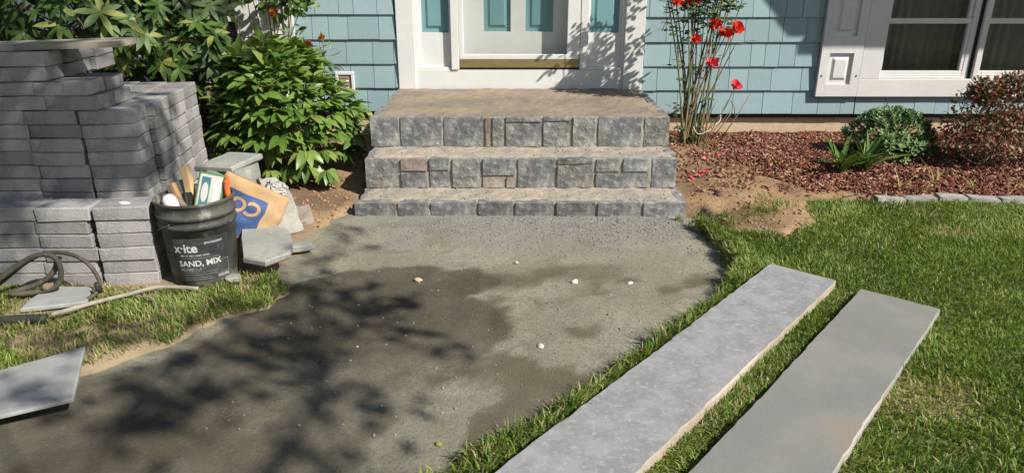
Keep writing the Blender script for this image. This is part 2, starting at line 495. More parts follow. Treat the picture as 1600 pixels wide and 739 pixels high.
leafmat('grass_blade', (0.105, 0.190, 0.028), (0.285, 0.385, 0.078), (0.44, 0.37, 0.18), trans=0.36, rough=0.5, spec=0.3)
leafmat('peony_leaf', (0.065, 0.135, 0.022), (0.170, 0.265, 0.055), (0.24, 0.29, 0.07), trans=0.22, rough=0.36, spec=0.5, use_attr=False)
leafmat('peony_mass', (0.065, 0.135, 0.022), (0.165, 0.255, 0.053), (0.22, 0.27, 0.07), trans=0.22, rough=0.38, spec=0.5)
leafmat('rhodo_leaf', (0.035, 0.080, 0.014), (0.085, 0.150, 0.030), (0.22, 0.25, 0.06), trans=0.18, rough=0.5, spec=0.35, use_attr=False)
leafmat('rhodo_shade_mass', (0.026, 0.055, 0.012), (0.062, 0.105, 0.026), (0.20, 0.23, 0.06), trans=0.18, rough=0.5, spec=0.35)  # darker copy of the leaf colour, painting shade into the rear foliage
leafmat('rose_leaf', (0.045, 0.095, 0.025), (0.090, 0.150, 0.040), (0.16, 0.10, 0.04), trans=0.2)
leafmat('shrub_leaf', (0.06, 0.13, 0.03), (0.13, 0.22, 0.055), (0.20, 0.26, 0.08), trans=0.25)
leafmat('sedum_leaf', (0.095, 0.175, 0.062), (0.180, 0.270, 0.105), (0.23, 0.31, 0.14), trans=0.1, rough=0.6, spec=0.25)
leafmat('barberry_leaf', (0.085, 0.085, 0.035), (0.215, 0.135, 0.075), (0.36, 0.05, 0.04), trans=0.22)
leafmat('strap_leaf', (0.06, 0.15, 0.025), (0.13, 0.24, 0.045), (0.28, 0.31, 0.09), trans=0.22)
leafmat('dry_leaf', (0.36, 0.27, 0.11), (0.24, 0.26, 0.07), (0.42, 0.33, 0.17), trans=0.2)
leafmat('tree_leaf', (0.05, 0.10, 0.02), (0.09, 0.15, 0.03), None, trans=0.25)
leafmat('yellow_leaf', (0.30, 0.30, 0.05), (0.42, 0.38, 0.08), None, trans=0.25)
leafmat('red_petal', (0.66, 0.022, 0.016), (0.80, 0.075, 0.045), None, trans=0.15, use_attr=True)
leafmat('pink_petal', (0.72, 0.06, 0.09), (0.80, 0.12, 0.14), None, trans=0.15, use_attr=True)
leafmat('orange_petal', (0.66, 0.22, 0.05), (0.75, 0.34, 0.12), None, trans=0.15, use_attr=True)
leafmat('mulch_chip', (0.085, 0.036, 0.025), (0.27, 0.105, 0.066), (0.43, 0.28, 0.19), trans=0.0, rough=0.9, spec=0.2)

# thin window glass: clear for light, with a Fresnel reflection
m, nt, bs, out = _new('glass')
nt.nodes.remove(bs)
tr = nt.nodes.new('ShaderNodeBsdfTransparent'); tr.inputs[0].default_value = (0.985, 0.99, 0.985, 1)
gl = nt.nodes.new('ShaderNodeBsdfGlossy'); gl.inputs['Roughness'].default_value = 0.01
lw = nt.nodes.new('ShaderNodeLayerWeight'); lw.inputs[0].default_value = 0.5
pw = nt.nodes.new('ShaderNodeMath'); pw.operation = 'POWER'; pw.inputs[1].default_value = 4.0
nt.links.new(lw.outputs['Facing'], pw.inputs[0])
fr = nt.nodes.new('ShaderNodeMapRange'); fr.inputs[3].default_value = 0.035; fr.inputs[4].default_value = 0.95
nt.links.new(pw.outputs[0], fr.inputs[0])
ms = nt.nodes.new('ShaderNodeMixShader')
nt.links.new(fr.outputs[0], ms.inputs[0]); nt.links.new(tr.outputs[0], ms.inputs[1]); nt.links.new(gl.outputs[0], ms.inputs[2])
nt.links.new(ms.outputs[0], out.inputs[0])

# compacted stone dust of the path: dry, damp and gravelly zones by vertex attribute
m, nt, bs, out = _new('stone_dust')
dry = mix(nt, ramp(nt, tex(nt, 2.6, 5, 0.6), 0.35, 0.68), (0.285, 0.266, 0.200), (0.365, 0.344, 0.268))
dry = mix(nt, ramp(nt, tex(nt, 60, 6, 0.8), 0.42, 0.7), dry, (0.195, 0.180, 0.132))
dry = mix(nt, ramp(nt, tex(nt, 95, 2, 0.5), 0.66, 0.74), dry, (0.42, 0.40, 0.34))
grv = mix(nt, ramp(nt, tex(nt, 60, 3, 0.7), 0.4, 0.7), (0.245, 0.232, 0.205), (0.370, 0.350, 0.305))
wet = mix(nt, ramp(nt, tex(nt, 7, 4, 0.6), 0.35, 0.65), (0.078, 0.066, 0.047), (0.108, 0.092, 0.067))
wet = mix(nt, ramp(nt, tex(nt, 80, 3, 0.6), 0.58, 0.72), wet, (0.165, 0.145, 0.112))
col = mix(nt, attr(nt, 'gravel'), dry, grv)
col = mix(nt, attr(nt, 'smear'), col, (0.135, 0.117, 0.075))
col = mix(nt, attr(nt, 'damp'), col, wet)
col = mix(nt, attr(nt, 'tan'), col, (0.42, 0.29, 0.18))
nt.links.new(col, bs.inputs['Base Color']); bs.inputs['Roughness'].default_value = 0.95; bs.inputs['Specular IOR Level'].default_value = 0.15
bump(nt, bs, tex(nt, 110, 8, 0.78), 1.0, 0.010)

# planting bed: bare soil and bark mulch
m, nt, bs, out = _new('bed_soil')
soil = mix(nt, ramp(nt, tex(nt, 5, 5, 0.6), 0.35, 0.65), (0.285, 0.185, 0.104), (0.37, 0.248, 0.140))
soil = mix(nt, ramp(nt, tex(nt, 38, 4, 0.7), 0.5, 0.75), soil, (0.19, 0.130, 0.088))
soil = mix(nt, ramp(nt, tex(nt, 2.2, 3, 0.5), 0.48, 0.62), soil, (0.19, 0.125, 0.080))
mul = mix(nt, ramp(nt, tex(nt, 30, 4, 0.7), 0.35, 0.65), (0.085, 0.040, 0.028), (0.20, 0.088, 0.058))
col = mix(nt, attr(nt, 'mulch'), soil, mul)
nt.links.new(col, bs.inputs['Base Color']); bs.inputs['Roughness'].default_value = 0.97; bs.inputs['Specular IOR Level'].default_value = 0.1
bump(nt, bs, tex(nt, 55, 6, 0.7), 0.8, 0.01)

# thatch and soil below the grass
m, nt, bs, out = _new('turf_soil')
col = mix(nt, ramp(nt, tex(nt, 9, 5, 0.65), 0.38, 0.62), (0.13, 0.14, 0.05), (0.19, 0.18, 0.08))
col = mix(nt, ramp(nt, tex(nt, 60, 4, 0.7), 0.48, 0.7), col, (0.26, 0.215, 0.12))
col = mix(nt, attr(nt, 'bare'), col, (0.31, 0.245, 0.155))
nt.links.new(col, bs.inputs['Base Color']); bs.inputs['Roughness'].default_value = 0.95; bs.inputs['Specular IOR Level'].default_value = 0.1
bump(nt, bs, tex(nt, 90, 5, 0.7), 0.8, 0.01)

# ------------------------------------------------------------------ the ground
G = link('ground', new_mesh('ground', [(-300, -300, -0.16), (300, -300, -0.16), (300, 300, -0.16), (-300, 300, -0.16)], [(0, 1, 2, 3)]), 'far_ground')
G['kind'] = 'structure'

DAMP = [(-1.02, -2.56), (-0.93, -2.47), (-0.82, -2.385), (-0.67, -2.32), (-0.395, -2.30), (-0.20, -2.33), (-0.125, -2.42), (-0.145, -2.53), (-0.205, -2.60),
        (-0.10, -2.70), (-0.08, -2.82), (-0.12, -3.0), (-0.18, -3.16), (-0.27, -3.27), (-0.38, -3.39), (-0.43, -3.52), (-0.47, -3.70), (-0.6, -4.2), (-2.4, -4.2), (-2.0, -3.6), (-1.45, -3.32), (-1.15, -3.0)]
def f_damp(X, Y):
    d = sdf(DAMP, X, Y) + (fbm(X * 9, Y * 9, 3, 4) - 0.5) * 0.13
    inner = 0.80 + 0.2 * fbm(X * 3, Y * 3, 8)
    fade = 1 - 0.45 * sstep(-2.75, -3.4, Y) * sstep(-1.0, -0.3, X)
    return sstep(0.030, -0.016, d) * inner * fade * (1 - 0.28 * sstep(-2.7, -3.1, Y) * sstep(.40, .62, fbm(X * 4, Y * 4, 12)))
def f_gravel(X, Y):
    n = fbm(X * 5, Y * 5, 21, 3)
    return sstep(-2.22, -1.72, Y + (n - 0.5) * 0.5) * sstep(-0.95, -0.5, X + (n - .5) * .4) * 0.95
def f_smear(X, Y):
    u = X * 0.75 - Y * 0.6
    n = fbm(X * 1.6 + Y * 1.2, (Y - X * .8) * 3.4, 31, 5)
    n2 = fbm(X * 7, Y * 9, 35, 4)
    a = sstep(0.50, 0.60, n + (n2 - .5) * .3) * sstep(-2.2, -2.45, Y) * sstep(-0.6, -0.1, X) * 0.75
    b = sstep(0.60, 0.72, n2) * 0.28
    sp = 0.6 * sstep(.13, .05, np.hypot((X - .26) / 1.9, Y + 2.36) + (n2 - .5) * .08)
    return np.clip(a + b + sp, 0, .85)
def f_tan(X, Y):
    return sstep(-1.02, -1.12, X + 0.25 * (fbm(X * 6, Y * 6, 41) - .5) + 0.0) * sstep(-2.42, -2.2, Y) * 0.9
def z_path(X, Y):
    return (fbm(X * 2.2, Y * 2.2, 1) - 0.5) * 0.014 + (fbm(X * 14, Y * 14, 2, 4) - 0.5) * 0.012 - 0.012 * sstep(0.6, 0.9, X)
heightfield('path', -3.0, 1.25, -7.5, -1.35, 0.016, z_path, 'stone_dust',
            attrs={'damp': f_damp, 'gravel': f_gravel, 'smear': f_smear, 'tan': f_tan})

LAWN = [(0.80, -1.66), (0.885, -1.92), (0.905, -2.2), (0.862, -2.42), (0.68, -2.73), (0.41, -3.03), (0.14, -3.33), (-0.07, -3.52), (-0.24, -3.70), (-0.6, -4.1),
        (-1.2, -5.0), (-1.7, -6.5), (-1.7, -9), (9, -9), (9, -1.46), (2.75, -1.47), (1.92, -1.44), (1.5, -1.50), (1.40, -1.80), (1.22, -2.0), (1.05, -1.93), (0.90, -1.76)]
def d_lawn(X, Y): return sdf(LAWN, X, Y) + (fbm(X * 11, Y * 11, 5, 3) - 0.5) * 0.075
def z_lawn(X, Y):
    d = d_lawn(X, Y)
    return 0.036 + (fbm(X * 1.3, Y * 1.3, 9) - 0.5) * 0.03 + (fbm(X * 9, Y * 9, 10) - .5) * 0.012 - 0.17 * sstep(-0.02, 0.035, d)
def f_bare(X, Y):
    n = fbm(X * 2.4, Y * 2.4, 15, 3)
    return sstep(0.68, 0.82, n) * 0.6 + 0.9 * sstep(0.12, 0.0, np.abs(np.hypot((X - 2.05) / 1.0, (Y + 1.95) / 0.45)) - 0.08) * 0.7
heightfield('lawn', -1.9, 8.0, -8.5, -1.3, 0.04, z_lawn, 'turf_soil', attrs={'bare': lambda X, Y: np.clip(f_bare(X, Y) + sstep(-0.06, 0.0, d_lawn(X, Y)) * .6, 0, 1)},
            keep=lambda X, Y: sdf(LAWN, X, Y) < 0.12)

LEFT = [(-1.02, -2.40), (-0.95, -2.56), (-1.02, -2.73), (-1.15, -2.84), (-1.23, -3.02), (-1.40, -3.19), (-1.62, -3.30), (-2.5, -3.6), (-7, -4.2), (-7, -2.15), (-2.1, -2.25), (-1.6, -2.32), (-1.25, -2.42)]
def d_left(X, Y): return sdf(LEFT, X, Y) + (fbm(X * 10, Y * 10, 6, 3) - 0.5) * 0.09
def z_left(X, Y):
    return 0.020 + (fbm(X * 3, Y * 3, 19) - 0.5) * 0.02 - 0.14 * sstep(-0.02, 0.05, d_left(X, Y))
heightfield('side_lawn', -7.0, -0.85, -4.4, -2.0, 0.035, z_left, 'turf_soil', attrs={'bare': lambda X, Y: np.clip(sstep(0.42, 0.62, fbm(X * 4, Y * 4, 25)) + sstep(-0.08, 0, d_left(X, Y)), 0, 1)},
            keep=lambda X, Y: sdf(LEFT, X, Y) < 0.14)

LBED = [(-0.9, 0.05), (-0.9, -1.62), (-0.98, -1.72), (-1.10, -1.92), (-1.14, -2.2), (-1.3, -2.4), (-7, -2.3), (-7, 0.05)]
def z_lbed(X, Y):
    d = sdf(LBED, X, Y) + (fbm(X * 9, Y * 9, 7, 3) - 0.5) * 0.10
    return 0.026 + 0.06 * sstep(-1.6, -0.2, Y) + (fbm(X * 6, Y * 6, 29) - .5) * 0.03 - 0.12 * sstep(-0.03, 0.07, d)
heightfield('side_bed', -7, -0.86, -2.55, 0.03, 0.04, z_lbed, 'bed_soil', attrs={'mulch': lambda X, Y: np.zeros_like(X)}, keep=lambda X, Y: sdf(LBED, X, Y) < 0.16)

BED = [(0.80, 0.05), (0.80, -1.50), (0.93, -1.62), (0.97, -1.80), (1.06, -1.96), (1.22, -2.03), (1.44, -1.83), (1.54, -1.5), (8, -1.5), (8, 0.05)]
def z_bed(X, Y):
    d = sdf(BED, X, Y) + (fbm(X * 9, Y * 9, 17, 3) - 0.5) * 0.08
    mound = 0.06 * np.exp(-(((X - 1.0) / 0.22) ** 2 + ((Y + 0.8) / 0.35) ** 2)) + 0.055 * np.exp(-(((X - 1.22) / 0.24) ** 2 + ((Y + 1.42) / 0.28) ** 2)) + 0.03 * np.exp(-(((X - 1.35) / 0.3) ** 2 + ((Y + 0.35) / 0.2) ** 2))
    return 0.048 + 0.062 * sstep(-1.55, -0.5, Y) - 0.012 * sstep(-.35, -.05, Y) + mound + (fbm(X * 7, Y * 7, 39) - .5) * 0.035 - 0.14 * sstep(-0.02, 0.06, d)
def f_mulch(X, Y):
    n = (fbm(X * 5, Y * 5, 33, 4) - .5)
    d = (X - 1.30) * 0.9 + (Y + 0.75) * 0.25 + n * 0.9 - 0.30 * sstep(-1.0, -1.5, Y) + .02
    return sstep(-0.08, 0.10, d)
heightfield('flower_bed', 0.78, 8.0, -2.2, 0.03, 0.03, z_bed, 'bed_soil', attrs={'mulch': f_mulch}, keep=lambda X, Y: sdf(BED, X, Y) < 0.14)

def grid_at(zf, x, y): return float(zf(np.array([x]), np.array([y]))[0])

# ------------------------------------------------------------------ the house
house = thing('house', (0, 0, 0), 'house with teal-blue wood shingle siding, white-framed entrance and white shutters', 'house')
siding = rect('siding_wall', -7.0, 7.0, 0.004, 0.10, 0.24, 0.245, 'siding_back', house)   # starter strip below the lowest course
def wall_panel(x0, x1, z0, z1, name='wall_board'): return rect(name, x0, x1, 0.006, 0.10, z0, z1, 'siding_back', siding, origin=siding.location)
for a in ((-7.0, -2.86, 0.246, 2.9), (-2.86, -1.86, 0.246, 0.42), (-1.86, -0.86, 0.246, 2.9), (-2.86, -1.86, 1.9, 2.9), (0.86, 2.42, 0.246, 2.9), (2.42, 4.06, 0.246, 0.40), (2.42, 4.06, 1.86, 2.9), (4.06, 7.0, 0.246, 2.9), (-0.86, 0.86, 2.65, 2.9)):
    wall_panel(*a)
rect('foundation', -7.0, 7.0, 0.03, 0.22, -0.15, 0.205, 'foundation_block', house)
rect('under_siding_shade', -7.0, 7.0, 0.022, 0.2, 0.207, 0.239, 'under_siding_shade', house)  # dark strip painting in the shadow band under the siding

# shingles: one wedge mesh, scaled per shingle
sV = [(-.5, -0.021, 0), (.5, -0.021, 0), (.5, -0.002, 0), (-.5, -0.002, 0), (-.5, -0.006, 1), (.5, -0.006, 1), (.5, -0.002, 1), (-.5, -0.002, 1)]
sF = [(0, 1, 5, 4), (1, 2, 6, 5), (3, 0, 4, 7), (0, 3, 2, 1), (4, 5, 6, 7), (2, 3, 7, 6)]
shingle_mesh = new_mesh('shingle', sV, sF); shingle_mesh.materials.append(MATS['siding'])
sr = random.Random(11)
EXPO = 0.1675
so = siding.location
def lay_shingles(x0, x1, zb, rows, cut=None):
    for k in range(rows):
        x = x0 - sr.uniform(0, 0.10) if k else x0
        first = True
        while x < x1 - 0.01:
            w = sr.choice((0.10, 0.115, 0.135, 0.15, 0.165, 0.185, 0.215))
            a, b = max(x, x0), min(x + w, x1); x += w
            if b - a < 0.02: continue
            z = zb + k * EXPO; h = EXPO + 0.012
            if cut:
                cx0, cx1, cz0 = cut
                if b > cx0 and a < cx1:
                    if z + 0.02 > cz0: continue
                    h = min(h, cz0 - z - 0.002)
            o = link('shingle', shingle_mesh, None, siding, ((a + b) / 2 - so[0], -0.001 * (k % 2) + sr.uniform(-.0015, .0008) - so[1], z + sr.uniform(-.0015, .0015) - so[2]),
                     (0, sr.uniform(-.004, .004), 0), (b - a - 0.0035, 1, h))
lay_shingles(-1.90, -0.868, 0.262, 8)
lay_shingles(0.869, 2.42, 0.243, 8)
lay_shingles(2.42, 4.0, 0.243, 1, cut=(2.0, 9, 0.366))
lay_shingles(-3.2, -1.90, 0.262, 1)

# entrance
def hb(name, x0, x1, y0, y1, z0, z1, mat, parent=house, b=0.003):
    o = Vector((0, 0, 0)); p = parent
    while p is not None: o += p.location; p = p.parent
    return rect(name, x0, x1, y0, y1, z0, z1, mat, parent, b, o)
surround = hb('door_frame', -0.852, 0.842, -0.018, 0.16, 0.400, 0.556, 'white_paint')           # skirt board
hb('casing', -0.866, -0.742, -0.032, 0.16, 0.4002, 2.55, 'white_paint', surround)
hb('casing', 0.728, 0.866, -0.032, 0.16, 0.4002, 2.55, 'white_paint', surround)
hb('casing_bead', -0.742, -0.722, -0.016, 0.16, 0.5562, 2.45, 'white_paint', surround)
hb('casing_bead', 0.708, 0.728, -0.016, 0.16, 0.5562, 2.45, 'white_paint', surround)
hb('mullion', -0.488, -0.434, -0.030, 0.20, 0.5562, 2.45, 'white_paint', surround)
hb('mullion', 0.418, 0.474, -0.030, 0.20, 0.5562, 2.45, 'white_paint', surround)
hb('sill_nose', -0.722, -0.488, -0.012, 0.16, 0.5564, 0.572, 'white_paint', surround)
hb('sill_nose', 0.474, 0.708, -0.012, 0.16, 0.5564, 0.572, 'white_paint', surround)
hb('head', -0.742, 0.728, -0.02, 0.2, 2.4502, 2.6, 'white_paint', surround)

def panel_board(name, parent, x0, x1, z0, z1, yf, thick, holes, mat='white_paint'):
    """a board with real recessed panels: rails and stiles round each hole, a teal raised panel inside"""
    zs = sorted({z0, z1} | {h[2] for h in holes} | {h[3] for h in holes})
    base = None
    V = []; F = []
    def addbox(a, b, c, d):
        n = len(V); v, f = cbox_data(b - a, thick, d - c, 0.0006)
        for p in v: V.append((p[0] + (a + b) / 2, p[1] + yf + thick / 2, p[2] + c))
        for q in f: F.append([n + i for i in q])
    xs = sorted({x0, x1} | {h[0] for h in holes} | {h[1] for h in holes})
    for i in range(len(xs) - 1):
        segs = []
        hs = sorted([h for h in holes if h[0] <= xs[i] + 1e-6 and h[1] >= xs[i + 1] - 1e-6], key=lambda h: h[2])
        z = z0
        for h in hs:
            addbox(xs[i], xs[i + 1], z, h[2]); z = h[3]
        addbox(xs[i], xs[i + 1], z, z1)
    o = Vector((0, 0, 0)); p = parent
    while p is not None: o += p.location; p = p.parent
    br = link(name, new_mesh(name, V, F), mat, parent, tuple(-o))
    return br

def raised_panel(parent, h, yf, mat='teal_panel'):
    """sunken field with a bevelled raised centre inside the hole h"""
    x0, x1, z0, z1 = h; cx = (x0 + x1) / 2
    def ringpts(i, y): return [(x0 + i, y, z0 + i), (x1 - i, y, z0 + i), (x1 - i, y, z1 - i), (x0 + i, y, z1 - i)]
    V = ringpts(0, yf + 0.016) + ringpts(0.030, yf + 0.016) + ringpts(0.046, yf + 0.004) + ringpts(0, yf + 0.03)
    F = []
    for k in range(2):
        for i in range(4): F.append((k * 4 + i, k * 4 + (i + 1) % 4, (k + 1) * 4 + (i + 1) % 4, (k + 1) * 4 + i))
    F.append((8, 9, 10, 11)); F.append((15, 14, 13, 12))
    for i in range(4): F.append((i, 12 + i, 12 + (i + 1) % 4, (i + 1) % 4))
    o = Vector((0, 0, 0)); p = parent
    while p is not None: o += p.location; p = p.parent
    return link('panel', new_mesh('panel', V, F), mat, parent, tuple(-o))

lh = (-0.694, -0.502, 0.806, 1.50)
sl = panel_board('sidelight', house, -0.7215, -0.4885, 0.5725, 2.4495, 0.014, 0.04, [lh]); raised_panel(sl, lh, 0.018)
rh = (0.488, 0.690, 0.806, 1.50)
sl2 = panel_board('sidelight', house, 0.4745, 0.7075, 0.5725, 2.4495, 0.014, 0.04, [rh]); raised_panel(sl2, rh, 0.018)
d1, d2 = (-0.262, -0.070, 0.806, 1.50), (0.036, 0.232, 0.806, 1.50)
door = panel_board('door', house, -0.433, 0.417, 0.60, 2.4495, 0.100, 0.045, [d1, d2]); raised_panel(door, d1, 0.104); raised_panel(door, d2, 0.104)
hb('threshold', -0.4335, 0.4175, -0.020, 0.15, 0.5563, 0.569, 'dark_gap')
kick = hb('kick_plate', -0.430, 0.414, -0.026, -0.012, 0.570, 0.627, 'brass')
storm = hb('storm_door', -0.430, 0.414, -0.0262, 0.004, 0.628, 0.662, 'white_paint')            # its bottom rail
hb('stile', -0.4325, -0.400, -0.026, 0.004, 0.6625, 2.40, 'white_paint', storm)
hb('stile', 0.326, 0.4165, -0.026, 0.004, 0.6625, 2.40, 'white_paint', storm)
hb('top_rail', -0.400, 0.326, -0.026, 0.004, 2.30, 2.40, 'white_paint', storm)
hb('glass_pane', -0.400, 0.326, -0.012, -0.008, 0.6625, 2.299, 'glass', storm, b=0.0005)

# small vent box beside the peony
vent = hb('wall_vent', -1.318, -1.184, -0.034, -0.016, 0.384, 0.408, 'white_paint')             # lower rail of its frame
hb('frame_rail', -1.318, -1.184, -0.034, -0.016, 0.520, 0.543, 'white_paint', vent)
hb('frame_rail', -1.318, -1.296, -0.034, -0.016, 0.4082, 0.5198, 'white_paint', vent)
hb('frame_rail', -1.206, -1.184, -0.034, -0.016, 0.4082, 0.5198, 'white_paint', vent)
hb('back_plate', -1.296, -1.206, -0.0215, -0.0165, 0.4082, 0.5198, 'terracotta', vent)
for k in range(4): hb('louver', -1.290, -1.225, -0.027, -0.0217, 0.418 + k * .026, 0.432 + k * .026, 'blue_flag' if k % 2 else 'white_plastic', vent)

# shutters
def shutter(x0, x1, z0, z1, parent=house):
    zz = [z0, z0 + 0.085, z0 + 0.315, z0 + 0.40, z0 + 0.78, z1 - 0.09, z1]
    h1 = (x0 + 0.060, x1 - 0.060, zz[1], z0 + 0.30); h2 = (x0 + 0.060, x1 - 0.060, z0 + 0.415, z0 + 0.80); h3 = (x0 + 0.060, x1 - 0.060, z0 + 0.88, z1 - .09)
    s = panel_board('shutter', parent, x0, x1, z0, z1, -0.052, 0.030, [h1, h2, h3], 'shutter_paint')
    for h in (h1, h2, h3): raised_panel(s, h, -0.050, 'shutter_paint')
    V, F = lathe([(0.0, 0.004), (0.005, 0.004), (0.006, 0.0), (0.006, -0.002)], 10)
    me = new_mesh('screw', V, F, True); me.materials.append(MATS['dark_gap'])
    for sx in (x0 + 0.022, x1 - 0.022): link('screw', me, None, s, (sx, -0.0525, z0 + 0.145), (R(90), 0, 0))
    return s
shutter(2.108, 2.398, 0.372, 1.72)
shutter(-1.862, -1.572, 0.385, 1.75)

# windows
def window(x0, x1, z0, z1, mull, parent=house):
    """double-hung units between wide white casings; x0..x1 and z0..z1 bound the casing"""
    w = hb('window', x0, x1, -0.046, 0.05, z0, z0 + 0.125, 'shutter_paint', parent)            # sill apron
    hb('casing', x0, x0 + 0.145, -0.046, 0.05, z0 + 0.1252, z1, 'shutter_paint', w)
    hb('casing', x1 - 0.10, x1, -0.046, 0.05, z0 + 0.1252, z1, 'shutter_paint', w)
    hb('casing', x0 + .145, x1 - .10, -0.046, 0.05, z1 - 0.1, z1, 'shutter_paint', w)
    edges = [x0 + 0.145] + [v for m_ in mull for v in (m_ - 0.052, m_ + 0.052)] + [x1 - 0.10]
    for m_ in mull:
        hb('mullion', m_ - 0.052, m_ + 0.012, -0.012, 0.05, z0 + 0.1252, z1 - 0.1002, 'shutter_paint', w)
        hb('mullion', m_ + 0.0125, m_ + 0.052, -0.040, 0.05, z0 + 0.1252, z1 - 0.1002, 'shutter_paint', w)
        hb('weather_gap', m_ - 0.0115, m_ + 0.0122, -0.018, -0.0125, z0 + 0.1252, z1 - 0.1002, 'dark_gap', w)
    zm = z0 + 0.50
    for i in range(0, len(edges), 2):
        a, b = edges[i], edges[i + 1]
        hb('sill', a, b, -0.036, 0.05, z0 + 0.1253, z0 + 0.142, 'shutter_paint', w)
        hb('lower_rail', a, b, -0.012, 0.02, z0 + 0.1425, z0 + 0.178, 'shutter_paint', w)
        hb('meeting_rail', a, b, -0.008, 0.03, zm, zm + 0.036, 'shutter_paint', w)
        for q in ((a, a + 0.022), (b - 0.022, b)): hb('sash_stile', q[0], q[1], -0.010, 0.02, z0 + 0.1782, zm - 0.0002, 'shutter_paint', w)
        for q in ((a, a + 0.030), (b - 0.030, b)): hb('sash_stile', q[0], q[1], 0.0, 0.03, zm + 0.0362, z1 - .1002, 'shutter_paint', w)
        hb('pane', a + 0.0221, b - 0.0221, 0.004, 0.007, z0 + 0.1781, zm - 0.0001, 'glass', w, b=0.0005)
        hb('pane', a + 0.0301, b - 0.0301, 0.014, 0.017, zm + 0.0361, z1 - .1001, 'glass', w, b=0.0005)
        # pleated curtain inside
        n = 60; V = []; F = []
        for k in range(n + 1):
            x = a + (b - a) * k / n; y = 0.16 + 0.012 * math.sin(k * 1.05) + 0.006 * math.sin(k * 2.3)
            V += [(x, y, z0 + 0.12), (x, y, z1)]
        for k in range(n): F.append((2 * k, 2 * k + 2, 2 * k + 3, 2 * k + 1))
        V2 = [(x_, y_ + 0.004, z_) for x_, y_, z_ in V]; off = len(V)
        F += [tuple(reversed([i_ + off for i_ in f])) for f in F]
        V += V2
        link('curtain', new_mesh('curtain', V, F, True), 'drape', w, tuple(-Vector(w.location)))
    hb('dark_room_sheet', x0, x1, 0.24, 0.26, z0, z1, 'room_dark', w)  # dark backing sheet standing in for the unlit room
    return w
window(2.402, 4.06, 0.368, 1.86, [3.193])
window(-2.86, -1.866, 0.38, 1.90, [])

# unseen eave, its slanted outline shaped to cast the shade on the window wall
ZE = 2.40
ev = [(3.38, -1.1), (7.2, -1.1), (7.2, 0.0), (0.63, 0.0)]
V = [(x, y, ZE) for x, y in ev] + [(x, y, ZE + 0.18) for x, y in ev]
link('eave', new_mesh('eave', V, [(3, 2, 1, 0), (4, 5, 6, 7)] + [(i, (i + 1) % 4, 4 + (i + 1) % 4, 4 + i) for i in range(4)]), 'roof_edge', house)
hb('gutter', 3.55, 7.2, -1.16, -1.102, ZE - 0.03, ZE + 0.06, 'roof_edge')

# ------------------------------------------------------------------ the front steps
steps = thing('front_steps', (0, -0.8, 0), 'three-step stone front stoop with dusty uncapped treads below the white door', 'steps')
SO = Vector((0, -0.8, 0))
def px(p0, x0, p1, x1): return lambda p: x0 + (p - p0) * (x1 - x0) / (p1 - p0)
def tread(name, y0, y1, z1, x0, x1, seed):
    """rough mortar bed on a step, with a slightly uneven top and edges"""
    nx, ny = 70, max(6, int((y1 - y0) / 0.03))
    def fn(u, v, w):
        x = (x0 + x1) / 2 + u * (x1 - x0) / 2; y = (y0 + y1) / 2 + v * (y1 - y0) / 2
        z = z1 - 0.35 if w < 0 else z1
        if w > 0:
            z += float(fbm(x * 18, y * 18, seed, 3) - 0.5) * 0.016
            e = max(abs(u) ** 30, (max(0, -v)) ** 14); z -= 0.006 * e
        if v < -0.98: y += float(fbm(x * 16, w * 3, seed + 5, 3) - .5) * 0.018
        if abs(u) > 0.99: x += float(fbm(y * 16, w * 3, seed + 6, 3) - .5) * 0.02
        return (x, y - SO.y, max(z, -0.12))
    V, F = gridbox(nx, ny, 1, fn)
    return link(name, new_mesh(name, V, F, False), 'landing_dust' if name == 'landing' else 'tread_dust', steps)
Z1, Z2, Z3 = 0.078, 0.247, 0.424
tread('lower_tread', -1.575, -1.30, Z1, -0.868, 0.840, 1)
tread('middle_tread', -1.318, -1.03, Z2, -0.860, 0.838, 2)
tread('landing', -1.042, -0.034, Z3, -0.872, 0.842, 3)
def riser(rows, conv, yf, zb, zt, seed):
    h = zt - zb
    for i, (p0, p1, f0, f1, br) in enumerate(rows):
        x0, x1 = conv(p0), conv(p1)
        V, F = rough_block(x1 - x0 - 0.009, 0.07, h * (f1 - f0) - 0.008, (max(5, int((x1 - x0) / 0.016)), 2, max(3, int(h * (f1 - f0) / 0.016))), 0.006, 0.0040, seed * 40 + i, 21, 0.01, 0.05)
        o = link('face_stone', new_mesh('face_stone', V, F), 'brown_stone' if br else random.choice(('face_stone', 'face_stone', 'face_stone', 'face_stone', 'tan_stone')), steps,
                 ((x0 + x1) / 2, yf + 0.035 - SO.y + random.uniform(-.006, .004), zb + h * f0 + 0.003))
for (mx0, mx1, my, mz0, mz1) in ((-0.872, 0.842, -1.0675, Z2 - .002, Z3 - .006), (-0.862, 0.840, -1.3445, Z1 - .002, Z2 - .006), (-0.872, 0.842, -1.6045, -0.05, Z1 - .006)):
    def mfn(u, v, w, a=(mx0, mx1, my, mz0, mz1)):
        x = (a[0] + a[1]) / 2 + u * (a[1] - a[0]) / 2; z = (a[3] + a[4]) / 2 + w * (a[4] - a[3]) / 2
        y = a[2] + (v + 1) * 0.012
        if v < -.9: y += float(fbm(x * 22, z * 22, 77, 3) - .5) * 0.009
        return (x, y - SO.y, z)
    V, F = gridbox(90, 1, 8, mfn); link('mortar_bed', new_mesh('mortar_bed', V, F), 'mortar', steps)
c3 = px(578, -0.886, 1047, 0.855)
riser([(577, 624, 0, 1, 0), (625, 691, 0, 1, 0), (693, 757, 0, 1, 0), (758, 768, 0, 1, 1), (769, 789, 0, 1, 0), (790, 848, .82, 1, 0), (790, 848, 0, .8, 0),
       (849, 893, .85, 1, 0), (849, 893, 0, .84, 0), (895, 932, 0, 1, 0), (935, 1004, 0, 1, 0), (1007, 1048, 0, 1, 0)], c3, -1.075, Z2, Z3, 1)
c2 = px(570, -0.871, 1060, 0.852)
